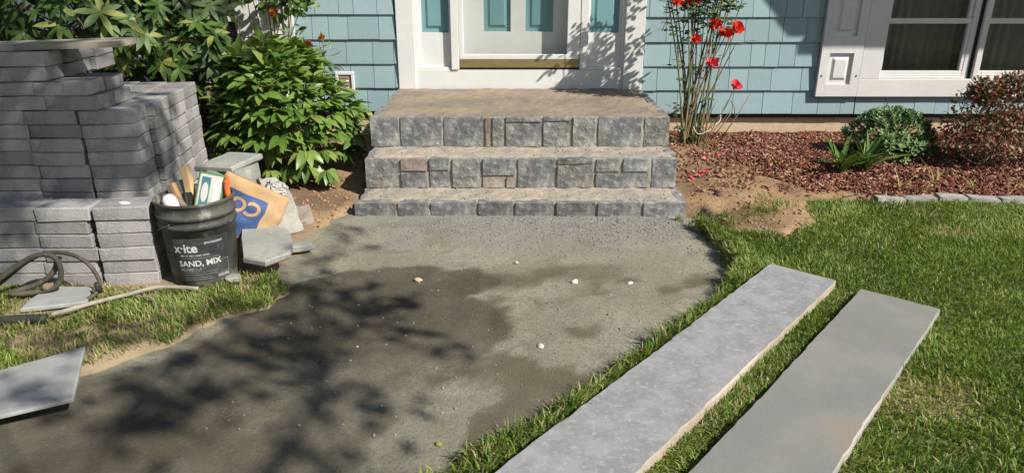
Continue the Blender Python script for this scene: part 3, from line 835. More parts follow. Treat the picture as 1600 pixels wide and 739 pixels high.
riser([(569, 623, 0, 1, 0), (625, 668, .58, 1, 1), (625, 668, 0, .56, 0), (670, 703, .6, 1, 0), (670, 703, 0, .58, 0), (706, 752, 0, 1, 0), (754, 807, .42, 1, 0), (754, 790, 0, .40, 1), (791, 807, 0, .40, 1),
       (809, 869, 0, 1, 0), (871, 929, .8, 1, 0), (871, 929, 0, .78, 0), (932, 972, .55, 1, 0), (974, 1017, .55, 1, 0), (932, 1017, 0, .53, 0), (1020, 1061, 0, 1, 0)], c2, -1.352, Z1, Z2, 2)
c1 = px(555, -0.886, 1072, 0.856)
riser([(554, 620, 0, 1, 0), (622, 671, 0, 1, 0), (673, 745, 0, 1, 0), (747, 802, 0, 1, 0), (804, 866, 0, 1, 0), (868, 931, 0, 1, 0), (933, 1002, 0, 1, 0), (1004, 1073, 0, 1, 0)], c1, -1.612, -0.03, Z1, 3)
for sd in (-1, 1):                                                       # stones on the two flanks
    for (y0, y1, zb, zt, sdv) in ((-1.0, -0.05, Z2, Z3, 5), (-1.28, -0.05, Z1, Z2, 6), (-1.54, -0.05, -0.06, Z1, 7)):
        y = y0; i = 0
        while y < y1 - 0.05:
            w = min(random.choice((0.16, 0.2, 0.26)), y1 - y)
            V, F = rough_block(w - 0.008, 0.05, zt - zb - 0.006, (6, 2, 4), 0.006, 0.010, sdv * 30 + i + (7 if sd > 0 else 0)); i += 1
            link('face_stone', new_mesh('face_stone', V, F), 'face_stone', steps, (sd * (0.852) - (0.012 if sd > 0 else 0) , y + w / 2 - SO.y, zb + 0.003), (0, 0, R(90 * sd)))
            y += w

# ------------------------------------------------------------------ stacked pavers
PL, PW, PH = 0.208, 0.138, 0.0555
pv = [new_mesh('paver', *cbox_data(PL - .001, PW - .001, PH - 0.0015, 0.0035, 0.0022, s)) for s in range(6)]
for me in pv: me.materials.append(MATS['paver_concrete'])
pr = random.Random(5)
def paver(x, y, z, rz, label, group):
    o = link('paver', pr.choice(pv), None, None, (x, y, z), (pr.uniform(-.004, .004), pr.uniform(-.004, .004), rz + pr.uniform(-.009, .009)))
    return tag(o, label, 'paver', group)
ORD = ['bottom', 'second', 'third', 'fourth', 'fifth', 'sixth', 'seventh', 'eighth', 'ninth', 'tenth', 'eleventh', 'twelfth', 'thirteenth']
POS = ['corner', 'next to the corner', 'third from the corner', 'fourth from the corner', 'fifth from the corner', 'sixth from the corner']
TG, LG, TT = 'pavers of the tall stack', 'pavers of the low stack', 'pavers of the top tier'
TX, TY = -0.032, -0.085
# tall stack: a front row of stretchers and a right-hand return of headers
for k in range(12):
    z = 0.018 + k * (PH + 0.0006)
    lean = 0.0022 * k
    off = 0.005 * math.sin(k * 1.7)
    x = -1.545 - lean * 0.4 + TX
    paver(x - PL / 2 + 0.004, -2.185 + off * .3 + TY, z, R(7), f'corner paver in the {ORD[k]} course up of the tall grey stack', TG)
    for j in range(1, 6 if k > 8 else 5):
        paver(x - PL * (j + .5) - 0.0008 * j + pr.uniform(-.003, .003) - off, -2.195 + pr.uniform(-.008, .006) + 0.004 * j + TY, z, 0, f'front paver, {POS[j]}, in the {ORD[k]} course up of the tall stack', TG)
    for j in range(3):
        yy = -2.108 + PL * 0.5 + j * (PL + 0.002) + 0.012 + TY
        paver(-1.612 - 0.024 * j - lean * .5 + pr.uniform(-.006, .006) + TX, yy, z, R(90 + 8), f'side paver, {["first", "second", "third"][j]} behind the corner, {ORD[k]} course up of the tall stack', TG)
    if k == 11:                                     # visible top course
        for j in range(3):
            for i in range(1, 5):
                paver(-1.612 - 0.024 * j - lean * .5 - i * (PW + .004) + TX, -2.108 + PL * .5 + j * (PL + .002) + .012 + pr.uniform(-.006, .006) + TY, z, R(90 + 5), 'inner paver lying in the flat top of the tall stack', TG)
ztop = 0.018 + 12 * (PH + 0.0006)
# two more courses on the left half, then two narrower courses under the board
for k in range(2):
    for j in range(3):
        for b, (bn, by) in enumerate((('front', -2.195), ('back', -2.052))):
            paver(-1.70 - 0.03 * k - PL * (j + .5) + pr.uniform(-.003, .003), by + TY + .004 * k, ztop + k * (PH + .0006), R(1.5), f'top tier paver, {("end", "second", "third")[j]} of its {bn} row, {("lowest", "second lowest")[k]} of four courses', TT)
for k in range(2):
    z = ztop + (PH + .0006) * (k + 2)
    kk = ('third', 'uppermost')[k]
    for j in range(3):
        paver(-1.885 - PL * j - .5 * PL + pr.uniform(-.004, .004), -2.195 + .006 * k + TY, z, R(3), f'front paver, {("first", "second", "third")[j]} from the open end, {kk} course of the top tier', TT)
    for j in range(2):
        paver(-1.955 + 0.005 * k - j * 0.006, -2.118 + PL * .5 + j * (PL + .002) + TY, z, R(90 + 9), f'end paver, {("first", "second")[j]} from the front, {kk} course of the top tier', TT)
zb = ztop + 4 * (PH + .0006)
V, F = gridbox(24, 6, 2, lambda u, v, w: (u * 0.36 + mnoise.noise(Vector((v * 3, w, 2))) * .004, v * 0.085 + mnoise.noise(Vector((u * 6, w, 4))) * 0.004, w * 0.0115 + 0.0115))
tag(link('board', new_mesh('board', V, F), 'timber', None, (-1.965, -2.13 + TY, zb + 0.004), (R(1.0), R(-1.6), R(4))), 'thin weathered board lying across the top tier of pavers', 'board')
# low stack in front
for k in range(6):
    z = 0.012 + k * (PH + 0.0006)
    o_ = 0.010 * math.sin(k * 2.1)
    paver(-1.505 - PL / 2 + 0.002 * k, -2.455 + o_ * .3, z, R(7), f'paver nearest the bucket in the {ORD[k]} course up of the low stack', LG)
    for j in (1, 2):
        paver(-1.513 - PL * (j + .5) - o_, -2.468 + o_ * .4, z, R(2), f'paver {("", "second", "third")[j]} from the bucket in the {ORD[k]} course up of the low stack', LG)
    if k < 4:
        paver(-2.26 - PL / 2 + .02, -2.45 + o_ * .3, z, R(3), f'paver farthest from the bucket in the {ORD[k]} course up of the low stack', LG)
# chalky spot and crumbs on the low stack
def pebble(name, x, y, z, r, mat, seed, label, cat, group=None, sq=(1.2, 1, .7)):
    bm = bmesh.new(); bmesh.ops.create_icosphere(bm, subdivisions=2, radius=1)
    for v in bm.verts:
        d = 1 + 0.35 * mnoise.noise(v.co * 1.6 + Vector((seed * 5.1, seed, 0)))
        v.co = Vector((v.co.x * sq[0], v.co.y * sq[1], v.co.z * sq[2])) * d * r
    me = bpy.data.meshes.new(name); bm.to_mesh(me); bm.free()
    o = link(name, me, mat, None, (x, y, z + r * sq[2] * 0.55), (0, 0, seed)); return tag(o, label, cat, group)
pebble('mortar_crumb', -1.60, -2.47, 0.012 + 6 * .0561 - .004, 0.017, 'white_plastic', 3, 'white mortar crumb on top of the low paver stack', 'crumb', None, (1.6, .7, .3))

# ------------------------------------------------------------------ loose slabs
def slab(name, corners, z0, z1, mat, edge, label, seed, amp=0.003, tilt=(0, 0), step=0.05, cat='stone slab'):
    c = sum((Vector(p) for p in corners), Vector((0, 0))) / len(corners)
    pts = [(p[0] - c.x, p[1] - c.y) for p in corners]
    V, F = poly_slab(pts, 0, z1 - z0, amp, seed, step)
    me = new_mesh(name, V, F)
    me.materials.append(MATS[mat])
    if edge:
        me.materials.append(MATS[edge])
        for p in me.polygons:
            if len(p.vertices) == 4: p.material_index = 1
    o = link(name, me, None, None, (c.x, c.y, z0), (tilt[0], tilt[1], 0))
    return tag(o, label, cat)
def oblong(c, ang, L, W):
    """far-end midpoint c, running away along ang, counter-clockwise corners"""
    d = Vector((math.cos(ang), math.sin(ang))); n = Vector((-d.y, d.x)); c = Vector(c)
    return [tuple(c - n * W / 2), tuple(c + n * W / 2), tuple(c + n * W / 2 + d * L), tuple(c - n * W / 2 + d * L)][::1]
a1 = math.atan2(-1.326, -1.132)
s1 = oblong((1.120, -2.511), a1, 1.86, 0.264)
s2 = oblong((1.385, -2.758), a1, 1.86, 0.268)
slab('stone_slab', s1, 0.032, 0.070, 'thermal_stone', 'sawn_edge', 'long pale grey stone tread slab with a mottled top, beside the dirt path', 3, 0.006, step=0.03)
slab('stone_slab', s2, 0.032, 0.068, 'smooth_stone', 'slab_edge', 'long smooth grey-tan stone tread slab lying on open grass', 8, 0.0035, step=0.03)
slab('flagstone', [(-1.642, -3.244), (-1.80, -3.55), (-1.477, -3.489), (-1.319, -3.41), (-1.453, -3.112)], 0.042, 0.056, 'pale_flag', None, 'pale five-sided flagstone lying where grass meets the damp path', 12, 0.002, (R(1.0), R(-1.5)))
slab('flagstone', [(-1.885, -2.60), (-1.89, -2.72), (-1.872, -2.80), (-1.66, -2.74), (-1.715, -2.60)], 0.026, 0.045, 'pale_flag', None, 'small broken flagstone lying under the hose coil', 15, 0.003)
slab('flagstone', [(-1.275, -2.17), (-1.225, -2.30), (-1.165, -2.455), (-1.07, -2.475), (-0.99, -2.40), (-0.985, -2.35), (-1.05, -2.20), (-1.13, -2.165)], 0.098, 0.130, 'blue_flag', None, 'thick broken flagstone propped flat beside the bucket', 18, 0.013, (R(9), R(3)))
# leaning rough stone behind the bag
V, F = poly_slab([(-0.07, -0.14), (0.065, -0.145), (0.075, 0.04), (0.03, 0.13), (-0.06, 0.14)], -0.016, 0.018, 0.016, 22, 0.022)
tag(link('flagstone', new_mesh('flagstone', V, F), 'blue_flag', None, (-1.128, -2.06, 0.205), frame((-0.33, 0.25, 0.9), Vector((0.75, -0.65, 0.3)))), 'rough slab of stone leaning up against the paper bag', 'stone slab')
for q, (x, y, z, w, d, h, rz, rx, lb) in enumerate([(-1.20, -2.005, .03, .11, .035, .20, 35, 14, 'narrow stone offcut leaning upright between the bag and block pile'), (-1.255, -1.99, .03, .12, .03, .27, 20, 9, 'tall stone offcut leaning on the block pile'),
                                                     (-1.03, -2.13, .012, .10, .07, .03, 30, 4, 'small flat stone offcut on the soil beside the leaning slab'), (-1.20, -2.50, .02, .05, .05, .025, 12, 0, 'small stone chunk at the foot of the bucket')]):
    V, F = rough_block(w, d, h, (5, 3, 6), 0.010, 0.008, 120 + q)
    tag(link('stone_offcut', new_mesh('stone_offcut', V, F), 'blue_flag', None, (x, y, z), (R(-rx), R(rx * .6), R(rz))), lb, 'stone offcut')
# stacked blocks behind the bucket
for i, (x, y, z, rz) in enumerate([(-1.36, -1.93, 0.03, 8), (-1.37, -1.925, 0.112, 4), (-1.355, -1.93, 0.194, 11), (-1.365, -1.93, 0.276, 7)]):
    V, F = rough_block(0.20, 0.16, 0.078, (8, 5, 4), 0.008, 0.010, 60 + i)
    tag(link('stone_block', new_mesh('stone_block', V, F), 'blue_flag', None, (x, y, z), (0, 0, R(rz))), ['lowest', 'second', 'third', 'uppermost'][i] + ' rough stone block up in the small pile behind the bucket', 'stone block', 'stone blocks piled behind the bucket')
slab('flagstone', [(-1.52, -1.99), (-1.335, -2.03), (-1.25, -1.84), (-1.42, -1.80)], 0.357, 0.385, 'blue_flag', None, 'flat flagstone on top of the small block pile behind the bucket', 25, 0.005, (R(5), R(-2)))
V, F = rough_block(0.12, 0.09, 0.085, (6, 5, 4), 0.008, 0.01, 71)
tag(link('stone_block', new_mesh('stone_block', V, F), 'brown_stone', None, (-1.115, -1.80, 0.015), (R(8), R(-6), R(25))), 'brown stone block half sunk in the bare soil by the peony', 'stone block')

# ------------------------------------------------------------------ bucket and what is in it
BX, BY, BZ = -1.334, -2.435, 0.018
bucket = thing('bucket', (BX, BY, BZ), 'dusty black plastic bucket with faded white lettering, full of tools', 'bucket')
prof = [(0.0, 0.004), (0.118, 0.004), (0.122, 0.0), (0.126, 0.006), (0.141, 0.245), (0.149, 0.248), (0.1495, 0.262), (0.143, 0.266), (0.144, 0.283), (0.1515, 0.286), (0.152, 0.300), (0.1455, 0.304),
        (0.147, 0.338), (0.1515, 0.341), (0.152, 0.350), (0.148, 0.353), (0.142, 0.350), (0.138, 0.30), (0.122, 0.02), (0.0, 0.018)]
V, F = lathe(prof, 56)
link('tub', new_mesh('tub', V, F, True), 'bucket_plastic', bucket)
def onto(p, h0=0.0):
    """flat label coordinates (metres along the wall, height) to the bucket's tapered wall"""
    a0 = math.atan2(-2.75, 1.28)
    r = 0.126 + (p[1] / 0.245) * 0.015 + h0; a = a0 + p[0] / 0.137
    return (r * math.cos(a), r * math.sin(a), p[1])
def wall_patch(name, x0, x1, z0, z1, h0, mat, nx=14, parent=bucket, slope=0.0):
    V = []; F = []
    for i in range(nx + 1):
        for j in range(5):
            V.append(onto((x0 + (x1 - x0) * i / nx, z0 + (z1 - z0) * j / 4 + slope * i / nx), h0))
    for i in range(nx):
        for j in range(4): a = i * 5 + j; F.append((a, a + 5, a + 6, a + 1))
    return link(name, new_mesh(name, V, F, True), mat, parent)
lab = wall_patch('label', -0.115, 0.105, 0.03, 0.215, 0.0008, 'bucket_label')
def letters(txt, size, x, z, mat, parent, fn, bold=0.0):
    cu = bpy.data.curves.new('lettering', 'FONT'); cu.body = txt; cu.size = size; cu.offset = bold; cu.resolution_u = 3
    o = bpy.data.objects.new('lettering', cu); COL.objects.link(o)
    dg = bpy.context.evaluated_depsgraph_get(); me = bpy.data.meshes.new_from_object(o.evaluated_get(dg))
    bpy.data.objects.remove(o)
    bm = bmesh.new(); bm.from_mesh(me)
    bmesh.ops.triangulate(bm, faces=bm.faces[:])
    bmesh.ops.subdivide_edges(bm, edges=[e for e in bm.edges if e.calc_length() > size * 0.25], cuts=1)
    for v in bm.verts: v.co = Vector(fn((v.co.x + x, v.co.y + z)))
    bm.to_mesh(me); bm.free(); me.materials.clear()
    return link('lettering', me, mat, parent)
on = lambda p: onto((p[0], p[1] + 0.02 * p[0]), 0.0014)
letters('x·ite', 0.052, -0.112, 0.158, 'print_white', lab, on, 0.0012)
for k, (xa, xb) in enumerate(((-.090, -.072), (-.068, -.058), (-.054, -.034), (-.030, -.008), (-.004, .022))):   # a faded line of small print
    wall_patch('small_print', xa, xb, 0.1385, 0.1465, 0.0014, 'print_grey', parent=lab, nx=3, slope=0.0004)
letters('SAND, MIX', 0.034, -0.102, 0.098, 'print_white', lab, on, 0.0008)
letters('FORMULA', 0.019, -0.100, 0.077, 'print_grey', lab, on, 0.0004)
for z, x1 in ((0.130, 0.06), (0.069, 0.05), (0.0585, 0.045), (0.047, 0.02), (0.038, 0.03)):
    wall_patch('label_rule', -0.088, x1, z, z + 0.0016, 0.0014, 'print_grey', parent=lab)
wall_patch('label_stripe', 0.008, 0.078, 0.188, 0.197, 0.0014, 'print_grey', parent=lab)
for z0, z1, x0, x1 in ((0.055, 0.0565, 0.058, 0.098), (0.108, 0.1095, 0.058, 0.098), (0.055, 0.109, 0.0965, 0.098), (0.036, 0.050, 0.045, 0.098)):
    wall_patch('label_frame', x0, x1, z0, z1, 0.0014, 'print_grey', parent=lab, nx=4)
V, F = tube_data(spline([(0.152 * math.cos(t), 0.152 * math.sin(t), 0.275 - 0.05 * math.sin((t - 2.2) / 2.2 * math.pi)) for t in np.linspace(2.2, 4.4, 8)]), 0.0022, 6)
link('bail_handle', new_mesh('bail_handle', V, F, True), 'rusty_brown', bucket)

def box_obj(name, size, mat, loc, d, up, label, cat, b=0.003):
    V, F = cbox_data(*size, b); o = link(name, new_mesh(name, V, F), mat, None, loc, frame(d, up)); return tag(o, label, cat)
ct = box_obj('carton', (0.100, 0.030, 0.165), 'carton_green', (BX + 0.040, BY - 0.005, BZ + 0.275), (-0.25, 1, -0.28), Vector((0.22, 0.25, 1)), 'green-edged white carton standing up in the bucket', 'carton')
cbox('front_sheet', 0.086, 0.003, 0.152, 'carton_white', ct, (0, -0.0165, 0.006))
cbox('printed_panel', 0.034, 0.0016, 0.135, 'print_teal', ct, (-0.018, -0.0186, 0.012), None, 0.0003)
cbox('printed_stripe', 0.016, 0.0016, 0.12, 'white_plastic', ct, (0.022, -0.0186, 0.016), None, 0.0003)
def disc(name, rx, rz, mat, parent, loc):
    V = [(0, 0, 0)] + [(rx * math.cos(t), 0, rz * math.sin(t)) for t in np.linspace(0, 2 * math.pi, 24, endpoint=False)]
    V += [(x, 0.0012, z) for x, _, z in V]
    F = [(0, i, i % 24 + 1) for i in range(1, 25)]
    F = [f[::-1] for f in F] + [(25, 25 + i, 25 + i % 24 + 1) for i in range(1, 25)] 
    return link(name, new_mesh(name, V, F), mat, parent, loc)
disc('printed_oval', 0.013, 0.040, 'carton_white', ct, (-0.018, -0.0208, 0.085))
box_obj('wood_block', (0.034, 0.030, 0.16), 'wood_light', (BX - 0.022, BY + 0.03, BZ + 0.30), (0.1, 1, -0.1), Vector((-0.12, .1, 1)), 'pale wooden block sticking out of the bucket', 'wood block', 0.004)
box_obj('hammer', (0.024, 0.022, 0.19), 'wood_brown', (BX + 0.0, BY - 0.06, BZ + 0.235), (0.1, 1, -0.1), Vector((-0.35, .25, 1)), 'brown wooden hammer handle slanting out of the bucket', 'hammer', 0.006)
V, F = tube_data(spline([(0, 0, 0), (-.01, 0, .07), (.012, 0.005, .115), (.05, .01, .125), (.082, .015, .095), (.10, .02, .04)]), [0.013] * 31, 8)
tr_ = tag(link('trowel', new_mesh('trowel', V, F, True), 'rusty_brown', None, (BX - 0.105, BY - 0.045, BZ + 0.235), (0, 0, R(-20))), 'muddy curved trowel handle arching over the bucket rim', 'tool')
V, F = lathe([(0, 0.055), (0.014, 0.052), (0.024, 0.04), (0.029, 0.02), (0.030, -0.03), (0.0, -0.03)], 20)
tag(link('cup', new_mesh('cup', V, F, True), 'white_plastic', None, (BX - 0.058, BY - 0.075, BZ + 0.325), (R(12), R(-8), 0)), 'round white plastic cup end inside the bucket', 'cup')
V, F = tube_data(spline([(0, 0, 0), (0.006, 0, .06), (0.004, 0.004, .12), (0.012, 0.004, .155)]), [0.010] * 8 + [0.012] * 8 + [0.008] * 3, 10)
tag(link('putty_knife', new_mesh('putty_knife', V, F, True), 'orange_plastic', None, (BX + 0.122, BY + 0.02, BZ + 0.265)), 'orange tool handle at the rim of the bucket', 'tool')
box_obj('wood_float', (0.09, 0.028, 0.13), 'timber', (BX - 0.05, BY + 0.03, BZ + 0.27), (0.2, 1, -0.2), Vector((-0.35, .4, 1)), 'grey wooden float tipped against the bucket rim', 'tool', 0.004)
box_obj('brush', (0.022, 0.05, 0.15), 'black_rubber', (BX - 0.015, BY - 0.025, BZ + 0.215), (0.2, 1, -0.2), Vector((-0.12, .1, 1)), 'black handled brush inside the bucket', 'brush', 0.004)

# ------------------------------------------------------------------ printed paper bag
def bagf(u, v, w):
    t = (abs(u) ** 3 + abs(w) ** 3) / 2
    y = v * 0.055 * (1 - 0.55 * t) + mnoise.noise(Vector((u * 2.2, v, w * 2.2))) * 0.012
    return (u * 0.145 + mnoise.noise(Vector((w * 2, v, 3))) * .008, y, w * 0.125 + mnoise.noise(Vector((u * 2, v, 5))) * .008)
V, F = gridbox(22, 5, 18, bagf)
bag = tag(link('paper_bag', new_mesh('paper_bag', V, F, True), 'kraft_paper', None, (-1.235, -2.165, 0.215), (R(-14), R(30), R(12))), 'crumpled tan paper bag with a blue printed band, beside the bucket', 'bag')
def on_bag(x, z, h): p = bagf(x / 0.145, -1, z / 0.125); return (p[0], p[1] - h, p[2])
V = []; F = []
for i in range(19):
    for j in range(15): V.append(on_bag(-0.138 + 0.205 * i / 18, -0.115 + 0.185 * j / 14, 0.0012))
for i in range(18):
    for j in range(14): a = i * 15 + j; F.append((a, a + 15, a + 16, a + 1))
blue = link('printed_band', new_mesh('printed_band', V, F, True), 'blue_print', bag)
letters('CO', 0.088, 0, 0, 'kraft_paper', blue, lambda p: on_bag(0.050 - p[0], 0.045 - p[1], 0.0024), 0.003)
V, F = tube_data(spline([(-.04, 0, 0), (-.02, -.01, .04), (.02, .0, .055), (.05, .01, .02), (.045, .02, -.03)]), [0.012] * 25, 8)
link('crumpled_top', new_mesh('crumpled_top', *gridbox(10, 4, 8, lambda u, v, w: (u * .05 + mnoise.noise(Vector((u * 3, v * 2, w * 3))) * .02, v * .03 + mnoise.noise(Vector((u * 4, v, w * 4 + 7))) * .02, w * .035 + mnoise.noise(Vector((u * 3, v * 3, w + 3))) * .02))),
     'dirty_plastic', bag, (0.075, 0.045, 0.140), None, (0.85, .85, .75))

# ------------------------------------------------------------------ hose, pole and tool on the side lawn
def gz(x, y): return grid_at(z_left, x, y)
hose = thing('hose', (-1.95, -2.62, 0.02), 'old olive-brown rubber hose coiled in upright loops against the pavers', 'hose')
HO = Vector((-1.95, -2.62, 0.02))
def hpath(pts): return [Vector(p) - HO for p in pts]
V, F = tube_data(spline(hpath([(-2.10, -2.78, 0.045), (-2.02, -2.74, 0.10), (-1.93, -2.70, 0.165), (-1.855, -2.675, 0.205), (-1.80, -2.66, 0.195), (-1.785, -2.66, 0.135), (-1.815, -2.66, 0.075), (-1.90, -2.67, 0.05), (-1.98, -2.69, 0.055),
                        (-1.90, -2.655, 0.075), (-1.835, -2.64, 0.115), (-1.80, -2.63, 0.18)])), 0.0105, 8)
link('hose_coil', new_mesh('hose_coil', V, F, True), 'old_rubber', hose)
V, F = tube_data(spline(hpath([(-2.08, -2.74, 0.04), (-2.0, -2.70, 0.10), (-1.91, -2.665, 0.17), (-1.83, -2.65, 0.205), (-1.75, -2.645, 0.200), (-1.69, -2.645, 0.165), (-1.655, -2.65, 0.105), (-1.652, -2.665, 0.06), (-1.675, -2.70, 0.04), (-1.70, -2.74, 0.035)])), 0.0075, 8)
link('hose_loop', new_mesh('hose_loop', V, F, True), 'old_rubber', hose)
V, F = tube_data(spline(hpath([(-2.16, -2.70, 0.105), (-2.06, -2.76, 0.085), (-1.965, -2.81, 0.05)])), [0.032, .036, .038, .038, .037, .036, .036, .034, .034, .033, .032, .026, .018], 12)
link('hose_grip', new_mesh('hose_grip', V, F, True), 'black_rubber', hose)
V, F = lathe([(0, 0.03), (0.008, 0.03), (0.010, 0.012), (0.014, 0.010), (0.014, -0.012), (0.0, -0.012)], 14)
link('coupling', new_mesh('coupling', V, F, True), 'rusty_brown', hose, Vector((-1.852, -2.665, 0.072)) - HO, (0, R(70), 0))
V, F = lathe([(0, 0.02), (0.009, 0.02), (0.0115, 0.005), (0.0115, -0.02), (0.0, -0.02)], 14)
link('coupling', new_mesh('coupling', V, F, True), 'black_rubber', hose, Vector((-1.652, -2.668, 0.07)) - HO, (R(10), 0, 0))
def ground_tube(name, pts, r, mat, label, cat, n=8):
    V, F = tube_data(spline(pts), r, n); return tag(link(name, new_mesh(name, V, F, True), mat), label, cat)
ground_tube('pole', [(-1.72, -2.86, 0.050), (-1.62, -2.76, 0.050), (-1.53, -2.68, 0.048), (-1.46, -2.615, 0.046), (-1.38, -2.60, 0.040), (-1.30, -2.60, 0.034)], 0.0085, 'weathered_pole', 'weathered pale pole lying on the grass in front of the bucket', 'pole')
ground_tube('tool_shaft', [(-2.05, -2.93, 0.045), (-1.93, -2.90, 0.042), (-1.82, -2.875, 0.040), (-1.735, -2.87, 0.04)], 0.0165, 'black_rubber', 'black tool shaft lying on the grass under the flagstone', 'tool', 12)
ground_tube('twig', [(-1.50, -2.70, 0.045), (-1.44, -2.71, 0.05), (-1.40, -2.745, 0.04), (-1.385, -2.79, 0.03)], 0.0036, 'weathered_pole', 'short bent dry twig in the grass beside the pole', 'twig', 6)

# ------------------------------------------------------------------ edging stones and pebbles
for i, (x, w) in enumerate([(1.98, .15), (2.145, .16), (2.31, .15), (2.475, .16), (2.64, .15), (2.80, .16), (2.97, .16), (3.13, .15)]):
    V, F = rough_block(w, 0.07, 0.085, (7, 3, 4), 0.008, 0.008, 90 + i)
    tag(link('edging_stone', new_mesh('edging_stone', V, F), 'edging', None, (x, -1.485 - 0.02 * i / 7 + random.uniform(-.014, .014), -0.012 + random.uniform(-.008, .006)), (random.uniform(-.08, .08), random.uniform(-.07, .07), random.uniform(-.14, .14))),
        ['first', 'second', 'third', 'fourth', 'fifth', 'sixth', 'seventh', 'eighth'][i] + ' pale edging stone counted from the soil mound by the steps', 'edging stone', 'edging stones along the mulch bed')
pebble('pebble', 0.20, -2.465, 0.0, 0.013, 'pebble_pale', 1, 'whitish chip of stone beside the round dark smear on the path', 'stone chip', None, (1.4, 1, .7))
pebble('pebble', 0.039, -3.005, 0.0, 0.011, 'pebble_pale', 2, 'small round whitish stone on the pale dry part of the path', 'stone chip')
pebble('pebble', -0.452, -2.445, 0.0, 0.013, 'pebble_tan', 3, 'orange-tan stone chip on the dark damp patch', 'stone chip', None, (1.5, 1, .6))
pebble('pebble', 0.428, -2.478, 0.0, 0.010, 'pebble_pale', 4, 'pale stone chip on the path, close to the lawn edge', 'stone chip', None, (1.5, 1, .6))
pebble('pebble', -0.04, -2.256, 0.0, 0.009, 'pebble_tan', 5, 'small pinkish-tan chip on the dry dust near the steps', 'stone chip')
pebble('pebble', -0.26, -3.544, 0.0, 0.009, 'yellow_leaf', 6, 'small yellow-green fallen fruit on the path', 'fruit')
pebble('soil_clod', 1.061, -1.494, grid_at(z_bed, 1.061, -1.494) - .008, 0.022, 'soil_clod', 7, 'dark clod of earth on the bare soil mound', 'clod', None, (1.5, 1, .9))

# loose gravel and grit: uncountable
def scatter_stones(name, n, fx, rmin, rmax, mat, label, zf):
    base = bmesh.new(); bmesh.ops.create_icosphere(base, subdivisions=1, radius=1)
    bv = np.array([v.co[:] for v in base.verts]); bf = np.array([[v.index for v in f.verts] for f in base.faces]); base.free()
    P = fx(n); n = len(P)
    S = rmin + (rmax - rmin) * rng.random(n) ** 3
    J = 1 + 0.3 * (rng.random((n, len(bv))) - .5)
    sc = np.stack([1 + .5 * rng.random(n), np.ones(n), .55 + .3 * rng.random(n)], -1)
    V = bv[None] * J[..., None] * sc[:, None] * S[:, None, None]
    a = rng.random(n) * 6.28; c, s = np.cos(a)[:, None], np.sin(a)[:, None]
    V = np.stack([V[..., 0] * c - V[..., 1] * s, V[..., 0] * s + V[..., 1] * c, V[..., 2]], -1)
    Zp = zf(P[:, 0], P[:, 1]) + S * 0.25
    V += np.stack([P[:, 0], P[:, 1], Zp], -1)[:, None]
    Ft = (bf[None] + (np.arange(n) * len(bv))[:, None, None]).reshape(-1, 3)
    o = link(name, fast_mesh(name, V.reshape(-1, 3), None, Ft), mat)
    return tag(o, label, 'gravel', None, 'stuff')
def fx1(n):
    x = rng.uniform(-0.95, 0.86, n * 4); y = rng.uniform(-3.6, -1.63, n * 4)
    w = f_gravel(x, y) * (0.5 + .5 * sstep(-.3, .4, x)) + 0.03
    k = rng.random(n * 4) < w
    return np.stack([x, y], -1)[k][:n]
scatter_stones('gravel', 6500, fx1, 0.0012, 0.0058, 'gravel', 'loose grey grit and fine gravel on the path below the steps', z_path)
def fx2(n):
    x = rng.uniform(-0.86, 0.84, n); y = np.where(rng.random(n) < .5, rng.uniform(-1.56, -1.36, n), rng.uniform(-1.30, -1.09, n))
    return np.stack([x, y], -1)
scatter_stones('grit', 700, fx2, 0.0015, 0.006, 'mortar', 'loose mortar grit on the step treads', lambda x, y: np.where(y < -1.33, Z1, Z2) + 0 * x)

def fx3(n):
    x = np.concatenate([rng.uniform(0.87, 1.7, n), rng.uniform(-1.5, -0.92, n // 2)]); y = np.concatenate([rng.uniform(-1.95, -0.2, n), rng.uniform(-2.3, -1.0, n // 2)])
    return np.stack([x, y], -1)[(fbm(x * 5, y * 5, 66) > .42) | (x < 0)]
scatter_stones('soil_crumbs', 2600, fx3, 0.0015, 0.011, 'crumb_soil', 'crumbled dry soil on the bare earth beside the steps', lambda x, y: np.where(x > 0, z_bed(x, y), z_lbed(x, y)))

